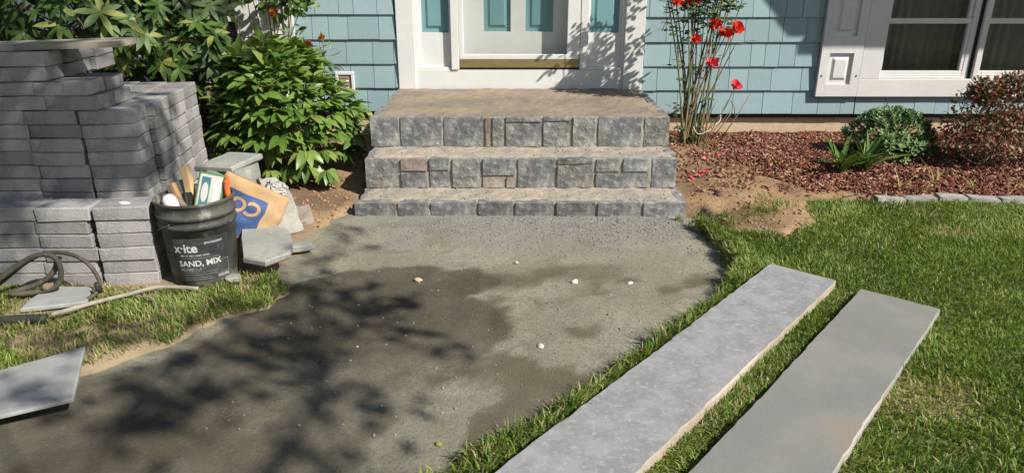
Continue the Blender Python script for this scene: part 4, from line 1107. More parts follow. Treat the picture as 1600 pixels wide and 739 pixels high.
# bark mulch
def mulch():
    n = 26000
    x = rng.uniform(0.9, 4.2, n * 2); y = rng.uniform(-1.48, -0.05, n * 2)
    k = rng.random(n * 2) < f_mulch(x, y) * 0.95 + 0.05 + 0.13 * ((x < 1.35) & (y > -1.25) & (fbm(x * 6, y * 6, 71) > .42)); x, y = x[k][:n], y[k][:n]; n = len(x)
    L = 0.004 + 0.020 * rng.random(n) ** 2.2; W = 0.0015 + 0.0055 * rng.random(n) ** 1.4; T = 0.0015 + .002 * rng.random(n)
    b = np.array([(-1, -1, -1), (1, -1, -1), (1, 1, -1), (-1, 1, -1), (-.9, -.8, 1), (.8, -1, 1), (.9, .8, 1), (-1, .9, 1)], float)
    V = b[None] * np.stack([L, W, T], -1)[:, None]
    az = rng.random(n) * 6.28; pt = rng.normal(0, .35, n)
    X, Z = V[..., 0] * np.cos(pt)[:, None] - V[..., 2] * np.sin(pt)[:, None], V[..., 0] * np.sin(pt)[:, None] + V[..., 2] * np.cos(pt)[:, None]
    Y = V[..., 1]; c, s = np.cos(az)[:, None], np.sin(az)[:, None]
    V = np.stack([X * c - Y * s + x[:, None], X * s + Y * c + y[:, None], Z + (z_bed(x, y) + .004 + .010 * rng.random(n))[:, None]], -1)
    q = np.array([(0, 3, 2, 1), (4, 5, 6, 7), (0, 1, 5, 4), (1, 2, 6, 5), (2, 3, 7, 6), (3, 0, 4, 7)])
    F = (q[None] + (np.arange(n) * 8)[:, None, None]).reshape(-1, 4)
    o = link('bark_mulch', fast_mesh('bark_mulch', V.reshape(-1, 3), F, None, False, {'tint': np.repeat(rng.random(n), 8)}), 'mulch_chip')
    tag(o, 'red-brown bark mulch covering the flower bed by the house wall', 'mulch', None, 'stuff')
mulch()

# ------------------------------------------------------------------ grass
def grass(name, n, sampler, zf, lmin, lmax, label, tint0=0.0, lean=0.8, dens=None):
    x, y, ed = sampler(n); n = len(x)
    L = lmin + (lmax - lmin) * rng.random(n); L *= 0.75 + 0.6 * fbm(x * 5, y * 5, 51, 2)
    W = 0.0013 + 0.0013 * rng.random(n)
    az = rng.random(n) * 6.283 
    flow = fbm(x * 3, y * 3, 77, 2) * 9
    az = np.where(rng.random(n) < .55, flow + rng.normal(0, .7, n), az)
    le = np.abs(rng.normal(lean, .35, n))
    dx, dy = np.cos(az), np.sin(az)
    z = zf(x, y)
    b = np.stack([x, y, z - .004], -1); h1 = L * .55; h2 = L
    mid = b + np.stack([dx * np.sin(le * .5) * h1, dy * np.sin(le * .5) * h1, np.cos(le * .5) * h1], -1)
    tip = mid + np.stack([dx * np.sin(le * 1.25) * (h2 - h1), dy * np.sin(le * 1.25) * (h2 - h1), np.cos(le * 1.25) * (h2 - h1)], -1)
    ra = az + 1.57 + rng.normal(0, .5, n); s = np.stack([np.cos(ra), np.sin(ra), 0 * ra], -1) * W[:, None]
    V = np.stack([b - s, b + s, mid + s * .9, mid - s * .9, tip], 1)
    i = np.arange(n)[:, None] * 5
    Fq = i + np.array([[0, 1, 2, 3]]); Ft = i + np.array([[3, 2, 4]])
    patch = fbm(x * 2.4, y * 2.4, 15, 3)
    t = np.clip(rng.random(n) * .62 + tint0 + (fbm(x * 6, y * 6, 61, 3) - .5) * .6, 0, .80)
    t = np.where(rng.random(n) < 0.04 + 0.22 * sstep(.55, .80, patch) + ed, 0.9 + .1 * rng.random(n), t)
    o = link(name, fast_mesh(name, V.reshape(-1, 3), Fq, Ft, True, {'tint': np.repeat(t, 5)}), 'grass_blade')
    return tag(o, label, 'grass', None, 'stuff')
def samp_lawn(n):
    x = rng.uniform(-0.5, 3.5, n); y = rng.uniform(-4.3, -1.40, n); d = d_lawn(x, y)
    bare = f_bare(x, y)
    k = (d < 0.004) & (rng.random(n) > bare * .75) & (sdf(s1, x, y) > 0.004) & (sdf(s2, x, y) > 0.004)
    far = sstep(-1.5, -2.4, y)
    return x[k], y[k], (np.clip(bare, 0, 1) * .35 + .10 * sstep(-.12, 0, d) + 0.10 * sstep(-2.6, -1.5, y))[k]
grass('lawn_grass', 300000, samp_lawn, z_lawn, 0.016, 0.040, 'mown green lawn grass around the two long stone slabs')
def samp_edge(n):
    x = rng.uniform(-0.6, 1.2, n); y = rng.uniform(-4.2, -1.65, n); d = d_lawn(x, y)
    w = fbm(x * 9, y * 9, 91, 2)
    k = (d < 0.012) & (d > -0.085) & (w > .42) & (sdf(s1, x, y) > 0.012)
    return x[k], y[k], 0.16 + 0 * x[k]
grass('path_edge_grass', 90000, samp_edge, z_lawn, 0.032, 0.072, 'longer uncut grass fringing the path edge', 0.0, 0.9)
def samp_out(n):
    x = rng.uniform(-1.6, 6.5, n); y = rng.uniform(-7.5, -1.45, n)
    k = (d_lawn(x, y) < 0) & ~((x > -.5) & (x < 3.5) & (y > -4.3)) & (sdf(s1, x, y) > .004) & (sdf(s2, x, y) > .004)
    return x[k], y[k], 0.1 + 0 * x[k]
grass('outer_grass', 90000, samp_out, z_lawn, 0.03, 0.06, 'lawn grass beyond the stone slabs')
def samp_left(n):
    x = rng.uniform(-3.0, -0.93, n); y = rng.uniform(-3.6, -2.38, n); d = d_left(x, y)
    c = fbm(x * 4, y * 4, 25); k = (d < -0.01) & (rng.random(n) > sstep(.36, .62, c) * .80) & ~((x < -1.45) & (y > -2.56)) & ~((x - BX) ** 2 + (y - BY) ** 2 < .0196)
    k &= ~((x < -1.66) & (x > -1.9) & (y > -2.80) & (y < -2.6))
    return x[k], y[k], (.22 + .35 * sstep(.4, .6, c))[k]
grass('side_grass', 90000, samp_left, z_left, 0.018, 0.045, 'patchy short grass beside the pavers and bucket', 0.08, 0.8)
def samp_tuft(n):
    cs = [(1.05, -1.80, .10), (0.93, -1.83, .06), (1.22, -1.72, .05), (1.33, -1.62, .06)]
    X = []; Y = []
    for cx, cy, r in cs:
        X.append(rng.normal(cx, r, int(n * r))); Y.append(rng.normal(cy, r * .6, int(n * r)))
    X = np.concatenate(X); Y = np.concatenate(Y); return X, Y, .25 + 0 * X
grass('soil_edge_grass', 2200, samp_tuft, lambda x, y: np.maximum(z_bed(x, y), z_lawn(x, y)), 0.02, 0.05, 'sparse grass tufts creeping over the bare soil by the steps')

# ------------------------------------------------------------------ plants
def leaf_parts(pl, fol, matpart, matmass, n_parts, origin, name='leaf', massname='foliage'):
    """the leaves that show largest become parts of their own, the rest one mass"""
    cp = cam.location
    order = sorted(range(len(fol.items)), key=lambda i: (fol.items[i][0] - cp).length - 0.6 * fol.items[i][2])
    me = fast_mesh(name, fol.V, fol.F, None, True); me.materials.append(MATS[matpart])
    for i in order[:n_parts]:
        p, m, sz, t = fol.items[i]
        link(name, me, None, pl, p - Vector(origin), m, (sz, sz, sz))
    rest = [fol.items[i] for i in order[n_parts:]]
    if rest:
        o = link(massname, fol.mesh(massname, rest, origin), matmass, pl); o['kind'] = 'stuff'

def rv(r, s=1.0): return Vector((r.gauss(0, s), r.gauss(0, s), r.gauss(0, s)))

# peony: dome of drooping divided leaves on upright stems
def peony(base, rx, ry, h, n_spray, seed, label):
    r = random.Random(seed); base = Vector(base)
    pl = thing('peony', base, label, 'plant')
    fol = Foliage(leaf_data(1.0, 0.42, 5, 0.28, 0.34, 0.42))
    V, F = [], []
    for i in range(n_spray):
        # point on / in the dome
        th = r.uniform(0, 2 * math.pi); cz = r.random() ** 0.75
        rad = math.sqrt(max(0, 1 - (cz * 0.95) ** 1.9)) * (0.74 + 0.34 * r.random())
        lump = 1 + 0.13 * mnoise.noise(Vector((math.cos(th) * 1.7, math.sin(th) * 1.7, cz * 2 + seed)))
        p = base + Vector((math.cos(th) * rad * rx * lump - 0.13 * cz, math.sin(th) * rad * ry * lump, 0.08 + cz * (h - 0.08) * lump))
        outd = Vector((math.cos(th) * rx, math.sin(th) * ry, 0)).normalized()
        d0 = (outd * (0.35 + 0.9 * (1 - cz)) + Vector((0, 0, 0.85 * cz - 0.05)) + rv(r, .22)).normalized()
        # stalk back to the crown
        if i % 3 == 0 and p.y < base.y + 0.12:
            foot = base + Vector((r.uniform(-.5, .5) * rx * .6, r.uniform(-.55, .4) * ry * .6, 0))
            mid = foot.lerp(p, 0.55) + Vector((0, 0, 0.10)) - outd * .02
            tube_data([v - base for v in spline([foot, mid, p], 4)], [0.0055 - .0004 * k for k in range(9)], 5, V, F)
        nl = r.choice((5, 6, 7, 8)); L = r.choice((.075, .09, .105, .12, .14)) * r.uniform(.92, 1.08)
        fr_ = frame(d0, Vector((0, 0, 1)))
        for k in range(nl):
            a = (k - (nl - 1) / 2) / nl * 3.5 + r.gauss(0, .14)
            dl = fr_ @ Vector((math.sin(a), math.cos(a) * 0.9 + .1, -0.18 - 0.30 * r.random() + .15 * cz))
            up = (Vector((0, 0, 1)) * .9 + outd * .45 + rv(r, .15))
            fol.add(p + dl.normalized() * 0.012, dl, L * (1 - 0.22 * abs(k - (nl - 1) / 2) / nl * 2) * r.uniform(.85, 1.1), up, r.gauss(0, .25), tint=min(.999, r.random() * .72 + .22 * cz))
    link('stems', new_mesh('stems', V, F, True), 'cane_green', pl)['kind'] = 'stuff'
    leaf_parts(pl, fol, 'peony_leaf', 'peony_mass', 280, base)
    return pl
peony((-1.37, -0.86, 0.03), 0.40, 0.42, 0.735, 420, 3, 'big dense green peony with drooping pointed leaflets, left of the steps')

# rhododendron: whorls of long leathery leaves on woody branches
def rhodo(base, blobs, n_whorl, seed, label, nparts):
    r = random.Random(seed); base = Vector(base)
    pl = thing('rhododendron', base, label, 'shrub', )
    fol = Foliage(leaf_data(1.0, 0.29, 4, 0.16, 0.26, 0.5))
    V, F = [], []
    for i in range(n_whorl):
        c, rad = r.choice(blobs); c = Vector(c)
        u = rv(r).normalized()
        if u.y > 0.35: u.y *= -1
        p = c + Vector((u.x * rad[0], u.y * rad[1], u.z * rad[2])) * (0.62 + .42 * r.random() ** .6)
        d = (u + Vector((0.15, -0.35, 0.65)) + rv(r, .2)).normalized()
        if r.random() < .33:
            m_ = c.lerp(p, .3) - Vector((0, 0, .12)); tube_data([v - base for v in spline([c - Vector((0, 0, .25)), m_, p], 3)], [0.008, .007, .007, .006, .005, .005, .004], 5, V, F)
        fr_ = frame(d, Vector((0, 0, 1))); nl = r.randint(7, 11); L = r.uniform(.085, .125); t0 = r.random() * .55
        for k in range(nl):
            a = k / nl * 6.283 + r.gauss(0, .12); tilt = r.uniform(.15, .5)
            dl = fr_ @ Vector((math.cos(a), tilt, math.sin(a)))
            fol.add(p, dl, L * r.uniform(.8, 1.1), d + rv(r, .12), r.gauss(0, .15), tint=min(.99, t0 + .4 * r.random()))
    link('branches', new_mesh('branches', V, F, True), 'bark', pl)['kind'] = 'stuff'
    V, F = [], []
    for k in range(4):
        b0 = base + Vector((r.uniform(-.15, .15), r.uniform(-.1, .1), 0)); top = Vector(r.choice(blobs)[0])
        tube_data([v - base for v in spline([b0, b0.lerp(top, .5) + rv(r, .05), top], 5)], [.024 - .0015 * q for q in range(11)], 7, V, F)
    link('trunk', new_mesh('trunk', V, F, True), 'bark', pl)
    leaf_parts(pl, fol, 'rhodo_leaf', 'rhodo_shade_mass', nparts, base)
rhodo((-2.55, -0.95, 0.03), [((-2.85, -1.15, .95), (.42, .35, .28)), ((-2.35, -1.10, 1.0), (.42, .34, .26)), ((-2.6, -.9, 1.35), (.6, .4, .3)), ((-3.3, -1.0, 1.05), (.4, .4, .4)), ((-2.55, -.8, .62), (.5, .3, .3)), ((-2.7, -.5, 1.2), (.8, .25, .5)), ((-2.3, -.5, 1.25), (.5, .25, .4))], 270, 21,
      'dark leathery-leaved rhododendron behind the tall paver stack', 240)
rhodo((-1.95, -0.75, 0.04), [((-1.95, -.85, .82), (.26, .25, .22)), ((-1.92, -.75, 1.08), (.22, .24, .2)), ((-2.1, -.8, .45), (.28, .22, .26)), ((-2.02, -.75, 1.3), (.3, .3, .2))], 150, 22,
      'rhododendron between the tall paver stack and the peony', 160)

# rounded-leaf shrub hanging in front of the white shutter
def small_shrub(name, base, blobs, n, leaf, mat, size, seed, label, cat, stem_mat='bark', nstem=6, srad=.006, droop=.3, branch=True):
    r = random.Random(seed); base = Vector(base); pl = thing(name, base, label, cat)
    fol = Foliage(leaf); V, F = [], []
    for k in range(nstem):
        c, rad = blobs[k % len(blobs)]; top = Vector(c) + Vector((r.uniform(-.8, .8) * rad[0], r.uniform(-.8, .8) * rad[1], r.uniform(0, .8) * rad[2]))
        b0 = base + Vector((r.uniform(-.05, .05), r.uniform(-.05, .05), -0.01))
        tube_data([v - base for v in spline([b0, b0.lerp(top, .5) + rv(r, .04), top], 5)], [srad * (1 - .06 * q) for q in range(11)], 6, V, F)
    for i in range(n):
        c, rad = blobs[int(r.random() ** 1.0 * len(blobs))]
        u = rv(r).normalized() * (r.random() ** .4)
        lump = 1 + .25 * mnoise.noise(u * 2.2 + Vector((seed, 0, 0)))
        p = Vector(c) + Vector((u.x * rad[0], u.y * rad[1], u.z * rad[2])) * lump
        if branch and i % 9 == 0: tube_data([Vector(c).lerp(p, .45) - base, p - base], [srad * .35, srad * .2], 4, V, F)
        d = (u + rv(r, .55) + Vector((0, -.1, .1))).normalized()
        fol.add(p, d, size * r.uniform(.65, 1.15), Vector((.2, -.3, 1)) + rv(r, .5), 0, tint=min(.999, r.random()))
    link('stems', new_mesh('stems', V, F, True), stem_mat, pl)['kind'] = 'stuff'
    o = link('foliage', fol.mesh('foliage', origin=base), mat, pl); o['kind'] = 'stuff'
    return pl
round_leaf = leaf_data(1.0, 0.66, 4, 0.12, 0.18, 0.5, 0.15)
small_shrub('hydrangea', (-1.66, -0.36, 0.06), [((-1.56, -.42, 1.04), (.15, .13, .11)), ((-1.43, -.40, 1.05), (.12, .12, .09)), ((-1.72, -.38, 1.20), (.22, .18, .16)), ((-1.50, -.38, 1.26), (.2, .18, .14))], 430, round_leaf, 'shrub_leaf', 0.062, 31,
            'bright round-leaved shrub in front of the white shutter', 'shrub', 'cane_brown', 8)

# orange garden flowers above the peony
def bloom(name, p, rad, mat, label, cat, group, stem_to=None, seed=0, stem_mat='cane_green', layers=3):
    r = random.Random(seed); fol = Foliage(leaf_data(1.0, .78, 3, .5, -.35, .6, .5)); p = Vector(p)
    face = Vector((r.uniform(-.4, .4), -0.75, .65)).normalized(); fr_ = frame(face, Vector((0, 0, 1)))
    o = thing(name, p, label, cat, group)
    for l in range(layers):
        nl = 7 - l
        for k in range(nl):
            a = k / nl * 6.283 + l * .5 + r.gauss(0, .1); op = .25 + .42 * l
            dl = fr_ @ Vector((math.cos(a), op, math.sin(a)))
            fol.add(p + face * (.008 * l * rad / .03), dl, rad * (1.05 - .2 * l) * r.uniform(.88, 1.1), face, r.gauss(0, .2))
    link('petals', fol.mesh('petals', origin=p), mat, o)
    V, F = lathe([(0, .006), (rad * .18, .004), (rad * .22, -.004), (rad * .12, -.02), (0, -.022)], 8)
    link('calyx', new_mesh('calyx', V, F, True), 'cane_green', o, (0, 0, 0), frame(Vector((1, 0, 0)), face))
    if stem_to is not None:
        q = Vector(stem_to) - p
        V, F = tube_data(spline([(0, 0, 0), q * .4 + Vector((.01, 0, .02)), q], 4), .0025, 5)
        link('stem', new_mesh('stem', V, F, True), stem_mat, o)
    return o
bloom('zinnia', (-1.536, -.52, .955), .042, 'orange_petal', 'salmon-orange flower under the round-leaved shrub', 'flower', 'orange flowers above the peony', (-1.46, -.42, .42), 1)
bloom('zinnia', (-1.363, -.50, .766), .032, 'orange_petal', 'orange flower against the shaded siding above the peony', 'flower', 'orange flowers above the peony', (-1.38, -.45, .35), 2)
bloom('zinnia', (-1.262, -.50, .808), .027, 'orange_petal', 'yellow-orange flower at the shaded edge of the sunny siding', 'flower', 'orange flowers above the peony', (-1.30, -.45, .38), 3)
bloom('marigold', (-2.015, -.98, .70), .026, 'orange_petal', 'lone orange bloom among the rhododendron leaves', 'flower', None, (-2.02, -.9, .3), 4)
# spindly leafy stems with the zinnias
small_shrub('zinnia_plant', (-1.33, -.46, .06), [((-1.26, -.50, .68), (.05, .05, .13)), ((-1.46, -.47, .78), (.07, .05, .12)), ((-1.36, -.48, .65), (.06, .05, .1))], 70, leaf_data(1, .3, 4, .2, .3), 'shrub_leaf', .085, 41,
            'thin upright leafy flower stems rising behind the peony', 'plant', 'cane_green', 7, .004)
small_shrub('yellow_shrub', (-0.985, -.28, .05), [((-.99, -.30, .20), (.06, .07, .10))], 60, round_leaf, 'yellow_leaf', .05, 42,
            'small yellow-green leafed plant wedged between the peony and steps', 'plant', 'cane_green', 4, .004)
# cream boards and pipe leaning behind the peony
tag(cbox('plank', 0.20, 0.03, 0.045, 'foundation_block', None, (-2.03, -.52, .60), (0, R(2), R(6)), .003), 'short cream plank wedged behind the peony', 'plank')
tag(cbox('plank', 0.20, 0.03, 0.045, 'foundation_block', None, (-2.03, -.515, .652), (0, R(-1), R(4)), .003), 'upper cream plank of the two behind the peony', 'plank')
for o_ in (tag(cbox('post', 0.06, 0.06, 0.58, 'timber', None, (-2.06, -.50, .03), None, .004), 'short timber post holding the cream planks behind the peony', 'post'),): pass

# climbing rose: long bare canes, sparse leaves on top, red blooms
def climbing_rose():
    r = random.Random(61); base = Vector((1.13, -.56, .12))
    pl = thing('rose_bush', base, 'tall leggy rose bush with long thorny canes beside the steps', 'rose bush')
    tips = [(.86, -.42, 1.32), (.93, -.5, 1.18), (1.0, -.46, 1.42), (1.05, -.55, 1.15), (1.10, -.5, 1.5), (1.16, -.55, 1.25), (1.2, -.5, 1.02), (1.27, -.48, 1.4), (1.3, -.55, 1.05), (1.36, -.5, 1.3), (1.22, -.42, 1.55),
            (.97, -.52, .92), (1.07, -.6, .98), (1.13, -.4, 1.3), (1.33, -.6, .78), (1.18, -.62, .80), (.9, -.55, 1.05), (1.03, -.42, 1.2), (1.24, -.6, 1.2), (1.29, -.42, 1.25), (1.15, -.48, 1.1), (1.4, -.48, 1.12), (1.0, -.62, 1.1), (1.12, -.66, 1.05)]
    fol = Foliage(leaf_data(1.0, .58, 4, .15, .18, .48))
    for k, t in enumerate(tips):
        V, F = [], []
        b0 = base + Vector((r.uniform(-.10, .09), r.uniform(-.08, .07), -.02)); t = Vector(t)
        mid = b0.lerp(t, .45) + Vector((r.uniform(-.03, .03), r.uniform(-.03, .03), .03))
        pts = spline([b0, mid, t], 7); n = len(pts)
        w = r.uniform(.005, .0088)
        tube_data([p - base for p in pts], [w * (1 - .6 * q / n) for q in range(n)], 6, V, F)
        link('cane', new_mesh('cane', V, F, True), 'cane_green' if k % 3 else 'cane_brown', pl)
        for q in range(n):
            p = pts[q]
            if p.z < .74 + .16 * r.random() and r.random() > .16: continue
            for _ in range(3 if p.z > .95 else 1):
                d = Vector((r.gauss(0, 1), r.gauss(0, 1), .3)).normalized(); side = d.cross(Vector((0, 0, 1))).normalized()
                sc = r.uniform(.035, .05)
                for j, s in ((.03, -1), (.03, 1), (.06, -1), (.06, 1), (.085, 0)):
                    dl = (d * (.6 if s else 1) + side * s * .8 + Vector((0, 0, -.15)) + rv(r, .1))
                    fol.add(p + d * j, dl, sc * r.uniform(.8, 1.1), Vector((0, -.2, 1)) + rv(r, .3), 0, tint=r.random() * .9)
    # low twigs and basal litter
    V, F = [], []
    for k in range(22):
        b0 = base + Vector((r.uniform(-.15, .15), r.uniform(-.12, .10), -.02)); t = b0 + Vector((r.gauss(0, .10), r.gauss(0, .07), r.uniform(.12, .38)))
        tube_data([v - base for v in spline([b0, b0.lerp(t, .5) + rv(r, .015), t], 3)], [.0035, .003, .003, .0026, .0024, .002, .0016], 5, V, F)
    for a, b in (((1.33, -.5, .16), (1.52, -.42, .45)), ((1.42, -.46, .31), (1.40, -.40, .40)), ((1.25, -.5, .14), (1.40, -.46, .34))):
        tube_data([Vector(a) - base, Vector(a).lerp(Vector(b), .5) + Vector((.01, 0, .01)) - base, Vector(b) - base], [.004, .0035, .0028], 5, V, F)
    o = link('twigs', new_mesh('twigs', V, F, True), 'cane_brown', pl); o['kind'] = 'stuff'
    o = link('foliage', fol.mesh('foliage', origin=base), 'rose_leaf', pl); o['kind'] = 'stuff'
    V, F = tube_data(spline([(-.03, -.09, .16), (.0, -.10, .115), (.05, -.10, .125), (.12, -.09, .18), (.15, -.06, .20), (.145, -.05, .25)], 4), .0026, 5)
    link('tie_cord', new_mesh('tie_cord', V, F, True), 'cord_white', pl)
climbing_rose()
for i, (x, z, rad, mt, lb) in enumerate([(.937, 1.035, .034, 'red_petal', 'deep red rose bloom over the bare wall beside the white casing'), (1.049, 1.03, .036, 'red_petal', 'wide red rose bloom among the upper leaves, next to the casing side'),
                                         (1.202, .899, .034, 'red_petal', 'bright orange-red rose bloom alone on its cane above the red pair'), (1.272, .848, .036, 'red_petal', 'lower red rose bloom of the touching pair'), (1.326, .876, .037, 'red_petal', 'upper red rose bloom of the touching pair'),
                                         (1.088, .813, .026, 'red_petal', 'small dull red rose bloom half hidden by canes'), (1.20, .666, .033, 'pink_petal', 'coral-pink rose bloom low in the middle of the canes'), (1.359, .528, .031, 'pink_petal', 'lowest pink rose bloom, hanging free on the shingle side')]):
    bloom('rose_bloom', (x, -.58, z - .01), rad * 1.4, mt, lb, 'rose', 'rose blooms on the climbing bush', (x - .05 + .02 * (i % 3), -.50, z - .18), 70 + i, 'cane_green', 5)
for i, (x, y) in enumerate([(1.12, -.93), (1.03, -1.16), (1.06, -1.14), (1.24, -.78), (0.98, -1.2)]):
    fol = Foliage(leaf_data(1, .9, 3, .3, .2, .55, .4)); p = Vector((x, y, grid_at(z_bed, x, y) + .008)); r = random.Random(i)
    for k in range(4): fol.add(p + Vector((r.uniform(-.012, .012), r.uniform(-.012, .012), 0)), rv(r), .022, Vector((0, -.3, 1)) + rv(r, .2))
    tag(link('fallen_petals', fol.mesh('fallen_petals', origin=p), 'pink_petal', None, p), 'fallen pink rose petals lying on the soil below the rose bush', 'petals', 'fallen petals under the rose bush')

# sedum mound
def sedum(base, rx, ry, h, n, seed, label):
    r = random.Random(seed); base = Vector(base); pl = thing('sedum', base, label, 'plant')
    fol = Foliage(leaf_data(1, .55, 3, .25, .0, .6, .25)); V, F = [], []
    for i in range(n):
        th = r.uniform(0, 6.283); cz = r.random() ** .8; rad = math.sqrt(max(0, 1 - cz ** 2.2)) * r.uniform(.8, 1.05)
        lump = 1 + .16 * mnoise.noise(Vector((math.cos(th) * 2, math.sin(th) * 2, cz * 3 + seed)))
        p = base + Vector((math.cos(th) * rad * rx * lump, math.sin(th) * rad * ry * lump, .02 + cz * h * lump))
        d = Vector((math.cos(th) * (1 - cz), math.sin(th) * (1 - cz), .45 + cz)).normalized()
        if i % 4 == 0: tube_data([base * 0 + Vector((0, 0, 0)), (p - base) * .5 + Vector((0, 0, .02)), p - base], [.005, .004, .003], 4, V, F)
        fr_ = frame(d, Vector((0, 0, 1)))
        t = r.random() * .8
        for k in range(9):
            a = k * 2.4; op = .15 + .11 * k
            fol.add(p + d * (.004 * k), fr_ @ Vector((math.cos(a), op, math.sin(a))), (.040 - .0024 * k) * r.uniform(.85, 1.1), d, 0, tint=min(.99, t + .02 * k))
    o = link('stems', new_mesh('stems', V, F, True), 'cane_green', pl); o['kind'] = 'stuff'
    o = link('foliage', fol.mesh('foliage', origin=base), 'sedum_leaf', pl); o['kind'] = 'stuff'
sedum((2.34, -.72, .10), .27, .20, .255, 330, 5, 'rounded grey-green sedum mound in the mulch bed')
# strap-leaved clumps
def strap(base, n, L, seed, label, mat='strap_leaf', W=.11, name='daylily', spread=.6):
    r = random.Random(seed); base = Vector(base); pl = thing(name, base, label, 'plant')
    for k in range(n):
        V, F = leaf_data(L * r.uniform(.6, 1.1), L * W * r.uniform(.8, 1.2), 6, .35, r.uniform(.2, .75), .4)
        a = r.uniform(0, 6.283); d = Vector((math.cos(a) * spread * r.random() * 1.6, math.sin(a) * spread * r.random() * 1.3 - .1, 1))
        me = fast_mesh('leaf', V, F, None, True, {'tint': np.full(len(V), r.random() * .9)})
        link('leaf', me, mat, pl, (r.uniform(-.02, .02), r.uniform(-.02, .02), -.005), frame(d, Vector((-d.x, -d.y, .3))))
strap((1.905, -1.05, .085), 24, .25, 3, 'strap-leaved green plant in front of the sedum, leaves bent over')
strap((2.06, -1.0, .09), 22, .24, 4, 'upright strap-leaved clump touching the side of the sedum')
for i, (x, y, n, L, lb) in enumerate([(2.12, -1.33, 12, .13, 'tuft of dry yellow grass at the bed edge below the sedum'), (2.24, -1.36, 12, .10, 'yellow-green weed tuft beside the first edging stones'), (2.52, -1.33, 12, .09, 'short bright weed tuft between the edging and the barberry'),
                                      (2.80, -1.36, 10, .10, 'straggly weed tuft under the barberry'), (1.78, -1.30, 5, .12, 'few dry stalks on the mulch below the strap-leaved plant'), (2.38, -1.2, 5, .16, 'two pale bent dry stalks in the mulch')]):
    strap((x, y, grid_at(z_bed, x, y)), n, L, 20 + i, lb, 'dry_leaf', .06, 'weed_tuft', .8)
# barberry
bb = leaf_data(1, .55, 3, .15, .1, .6, .2)
small_shrub('barberry', (2.83, -.88, .09), [((2.78, -.9, .40), (.22, .2, .16)), ((2.98, -.85, .44), (.24, .22, .17)), ((2.68, -.9, .28), (.15, .18, .12)), ((2.9, -.95, .30), (.26, .2, .14)), ((3.15, -.9, .36), (.2, .2, .2)), ((2.76, -.9, .54), (.10, .1, .08)), ((2.95, -.88, .58), (.12, .12, .07))],
            4600, bb, 'barberry_leaf', .029, 51, 'twiggy red-brown barberry bush below the window', 'shrub', 'cane_brown', 22, .004)

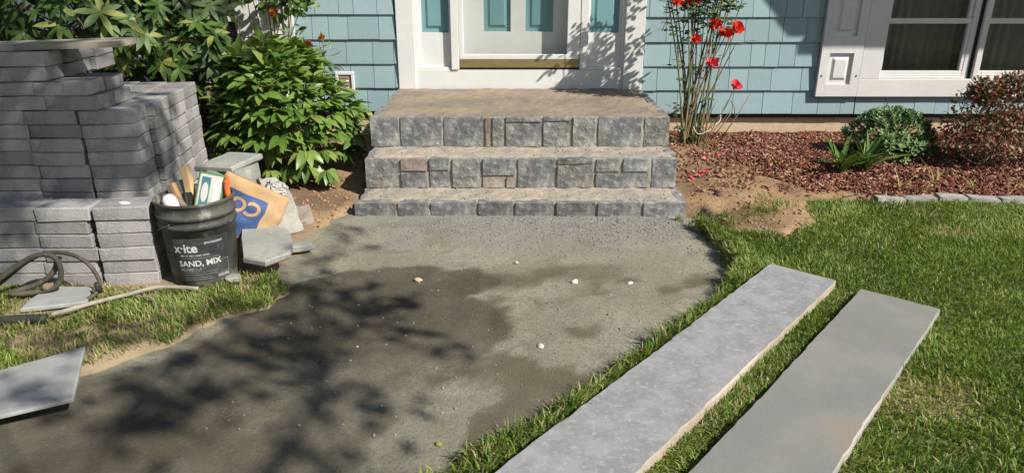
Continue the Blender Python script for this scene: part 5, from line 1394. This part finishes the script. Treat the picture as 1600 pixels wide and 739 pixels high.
# ------------------------------------------------------------------ the tree beyond the frame whose leaves dapple the path and pavers
def shade_tree():
    r = random.Random(91); base = Vector((2.2, -8.4, 0.03))
    pl = thing('shade_tree', base, 'broad leafy tree on the lawn', 'tree')
    fol = Foliage(leaf_data(1, .62, 3, .1, .15, .5)); V, F = [], []
    fork = Vector((2.25, -8.25, 2.7))
    tube_data([v - base for v in spline([base - Vector((0, 0, .2)), base + Vector((.05, .1, 1.6)), fork], 5)], [.24, .22, .2, .19, .18, .175, .17, .165, .16, .155, .15], 12, V, F)
    # shadow spots on the ground and the stack that the crown must cover: (x, y, z, spread, leaves)
    spots = [(-.60, -2.84, 0, .15, 4), (-.82, -2.64, 0, .15, 4), (-1.0, -2.50, 0, .10, 3), (-.72, -3.10, 0, .20, 5), (-.95, -2.93, 0, .17, 4), (-1.08, -3.14, 0, .15, 3), (-1.0, -3.40, 0, .20, 5), (-.62, -3.42, 0, .18, 4),
             (-.45, -3.62, 0, .12, 3), (-1.22, -3.45, 0, .14, 4), (-.33, -3.03, 0, .03, 1), (-.46, -2.78, 0, .05, 1), (-1.2, -2.76, 0, .08, 2), (-1.46, -2.90, 0, .09, 3), (-.8, -3.80, 0, .25, 6), (-1.2, -3.95, 0, .3, 6), (-.97, -2.27, 0, .05, 1), (-.90, -1.80, 0, .05, 1), (-.86, -2.06, 0, .03, 1),
             (-2.0, -2.35, .45, .17, 8), (-2.1, -2.35, .75, .17, 15), (-1.85, -2.35, .58, .12, 8), (-1.66, -2.35, .52, .11, 6), (-1.65, -2.0, .62, .13, 6), (-1.58, -2.2, .52, .08, 3), (-2.2, -2.35, .3, .14, 8), (-1.92, -2.35, .86, .13, 11), (-1.72, -2.35, .68, .08, 6), (-1.75, -2.2, .74, .10, 5), (-1.56, -2.1, .45, .07, 4), (-2.06, -2.5, .2, .06, 2), (-1.75, -2.36, .40, .05, 2), (-1.56, -2.3, .42, .05, 2),
             (-1.60, -3.36, .06, .05, 1), (-1.62, -2.98, 0, .09, 3), (-2.3, -1.2, .8, .3, 6), (-2.6, -1.0, 1.1, .4, 8), (-1.95, -.8, .95, .25, 7), (-3.2, -2.0, .5, .5, 14), (-2.2, -.4, 1.0, .35, 16), (-1.85, -.5, .6, .2, 6), (-2.2, -1.5, .9, .2, 3), (-1.75, -.2, .75, .10, 2)]
    limbs = []
    for (x, y, z, sp, n) in spots:
        t = r.uniform(5.3, 6.6); c = Vector((x, y, z)) + SUN * t; limbs.append(c)
        for k in range(n):                                # tufts of leaves with gaps of light between them
            q = c + rv(r, sp * .75); s_ = r.uniform(.035, .06)
            for _ in range(13 if z > .1 else 10): fol.add(q + rv(r, s_), rv(r), r.uniform(.055, .085), rv(r), 0, tint=r.random())
        twig = [c + rv(r, sp * .4) for _ in range(3)]
        tube_data([v - base for v in twig], [.010, .008, .005], 5, V, F)
    for k in range(46):                                   # the rest of the crown, away from the light on the scene
        c = Vector((r.uniform(0.2, 4.2), r.uniform(-11.0, -8.7), r.uniform(3.4, 5.6)))
        for q in range(60): fol.add(c + rv(r, .32), rv(r), r.uniform(.06, .11), rv(r), 0, tint=r.random())
        limbs.append(c)
    mains = [Vector((2.5, -6.5, 3.5)), Vector((2.9, -5.75, 3.8)), Vector((1.2, -5.5, 4.2)), Vector((1.2, -9.6, 4.4)), Vector((2.9, -9.9, 4.6))]
    for mm in mains: tube_data([v - base for v in spline([fork, fork.lerp(mm, .5) + Vector((0, 0, .25)), mm], 4)], [.028, .025, .022, .02, .018, .017, .016, .014, .012], 8, V, F)
    for c in limbs:
        mm = min(mains, key=lambda q: (q - c).length)
        tube_data([v - base for v in spline([mm, mm.lerp(c, .5) + Vector((0, 0, .12)), c], 3)], [.011, .010, .009, .008, .007, .006, .005], 5, V, F)
    link('trunk', new_mesh('trunk', V, F, True), 'bark', pl)
    o = link('crown', fol.mesh('crown', origin=base), 'tree_leaf', pl)
shade_tree()
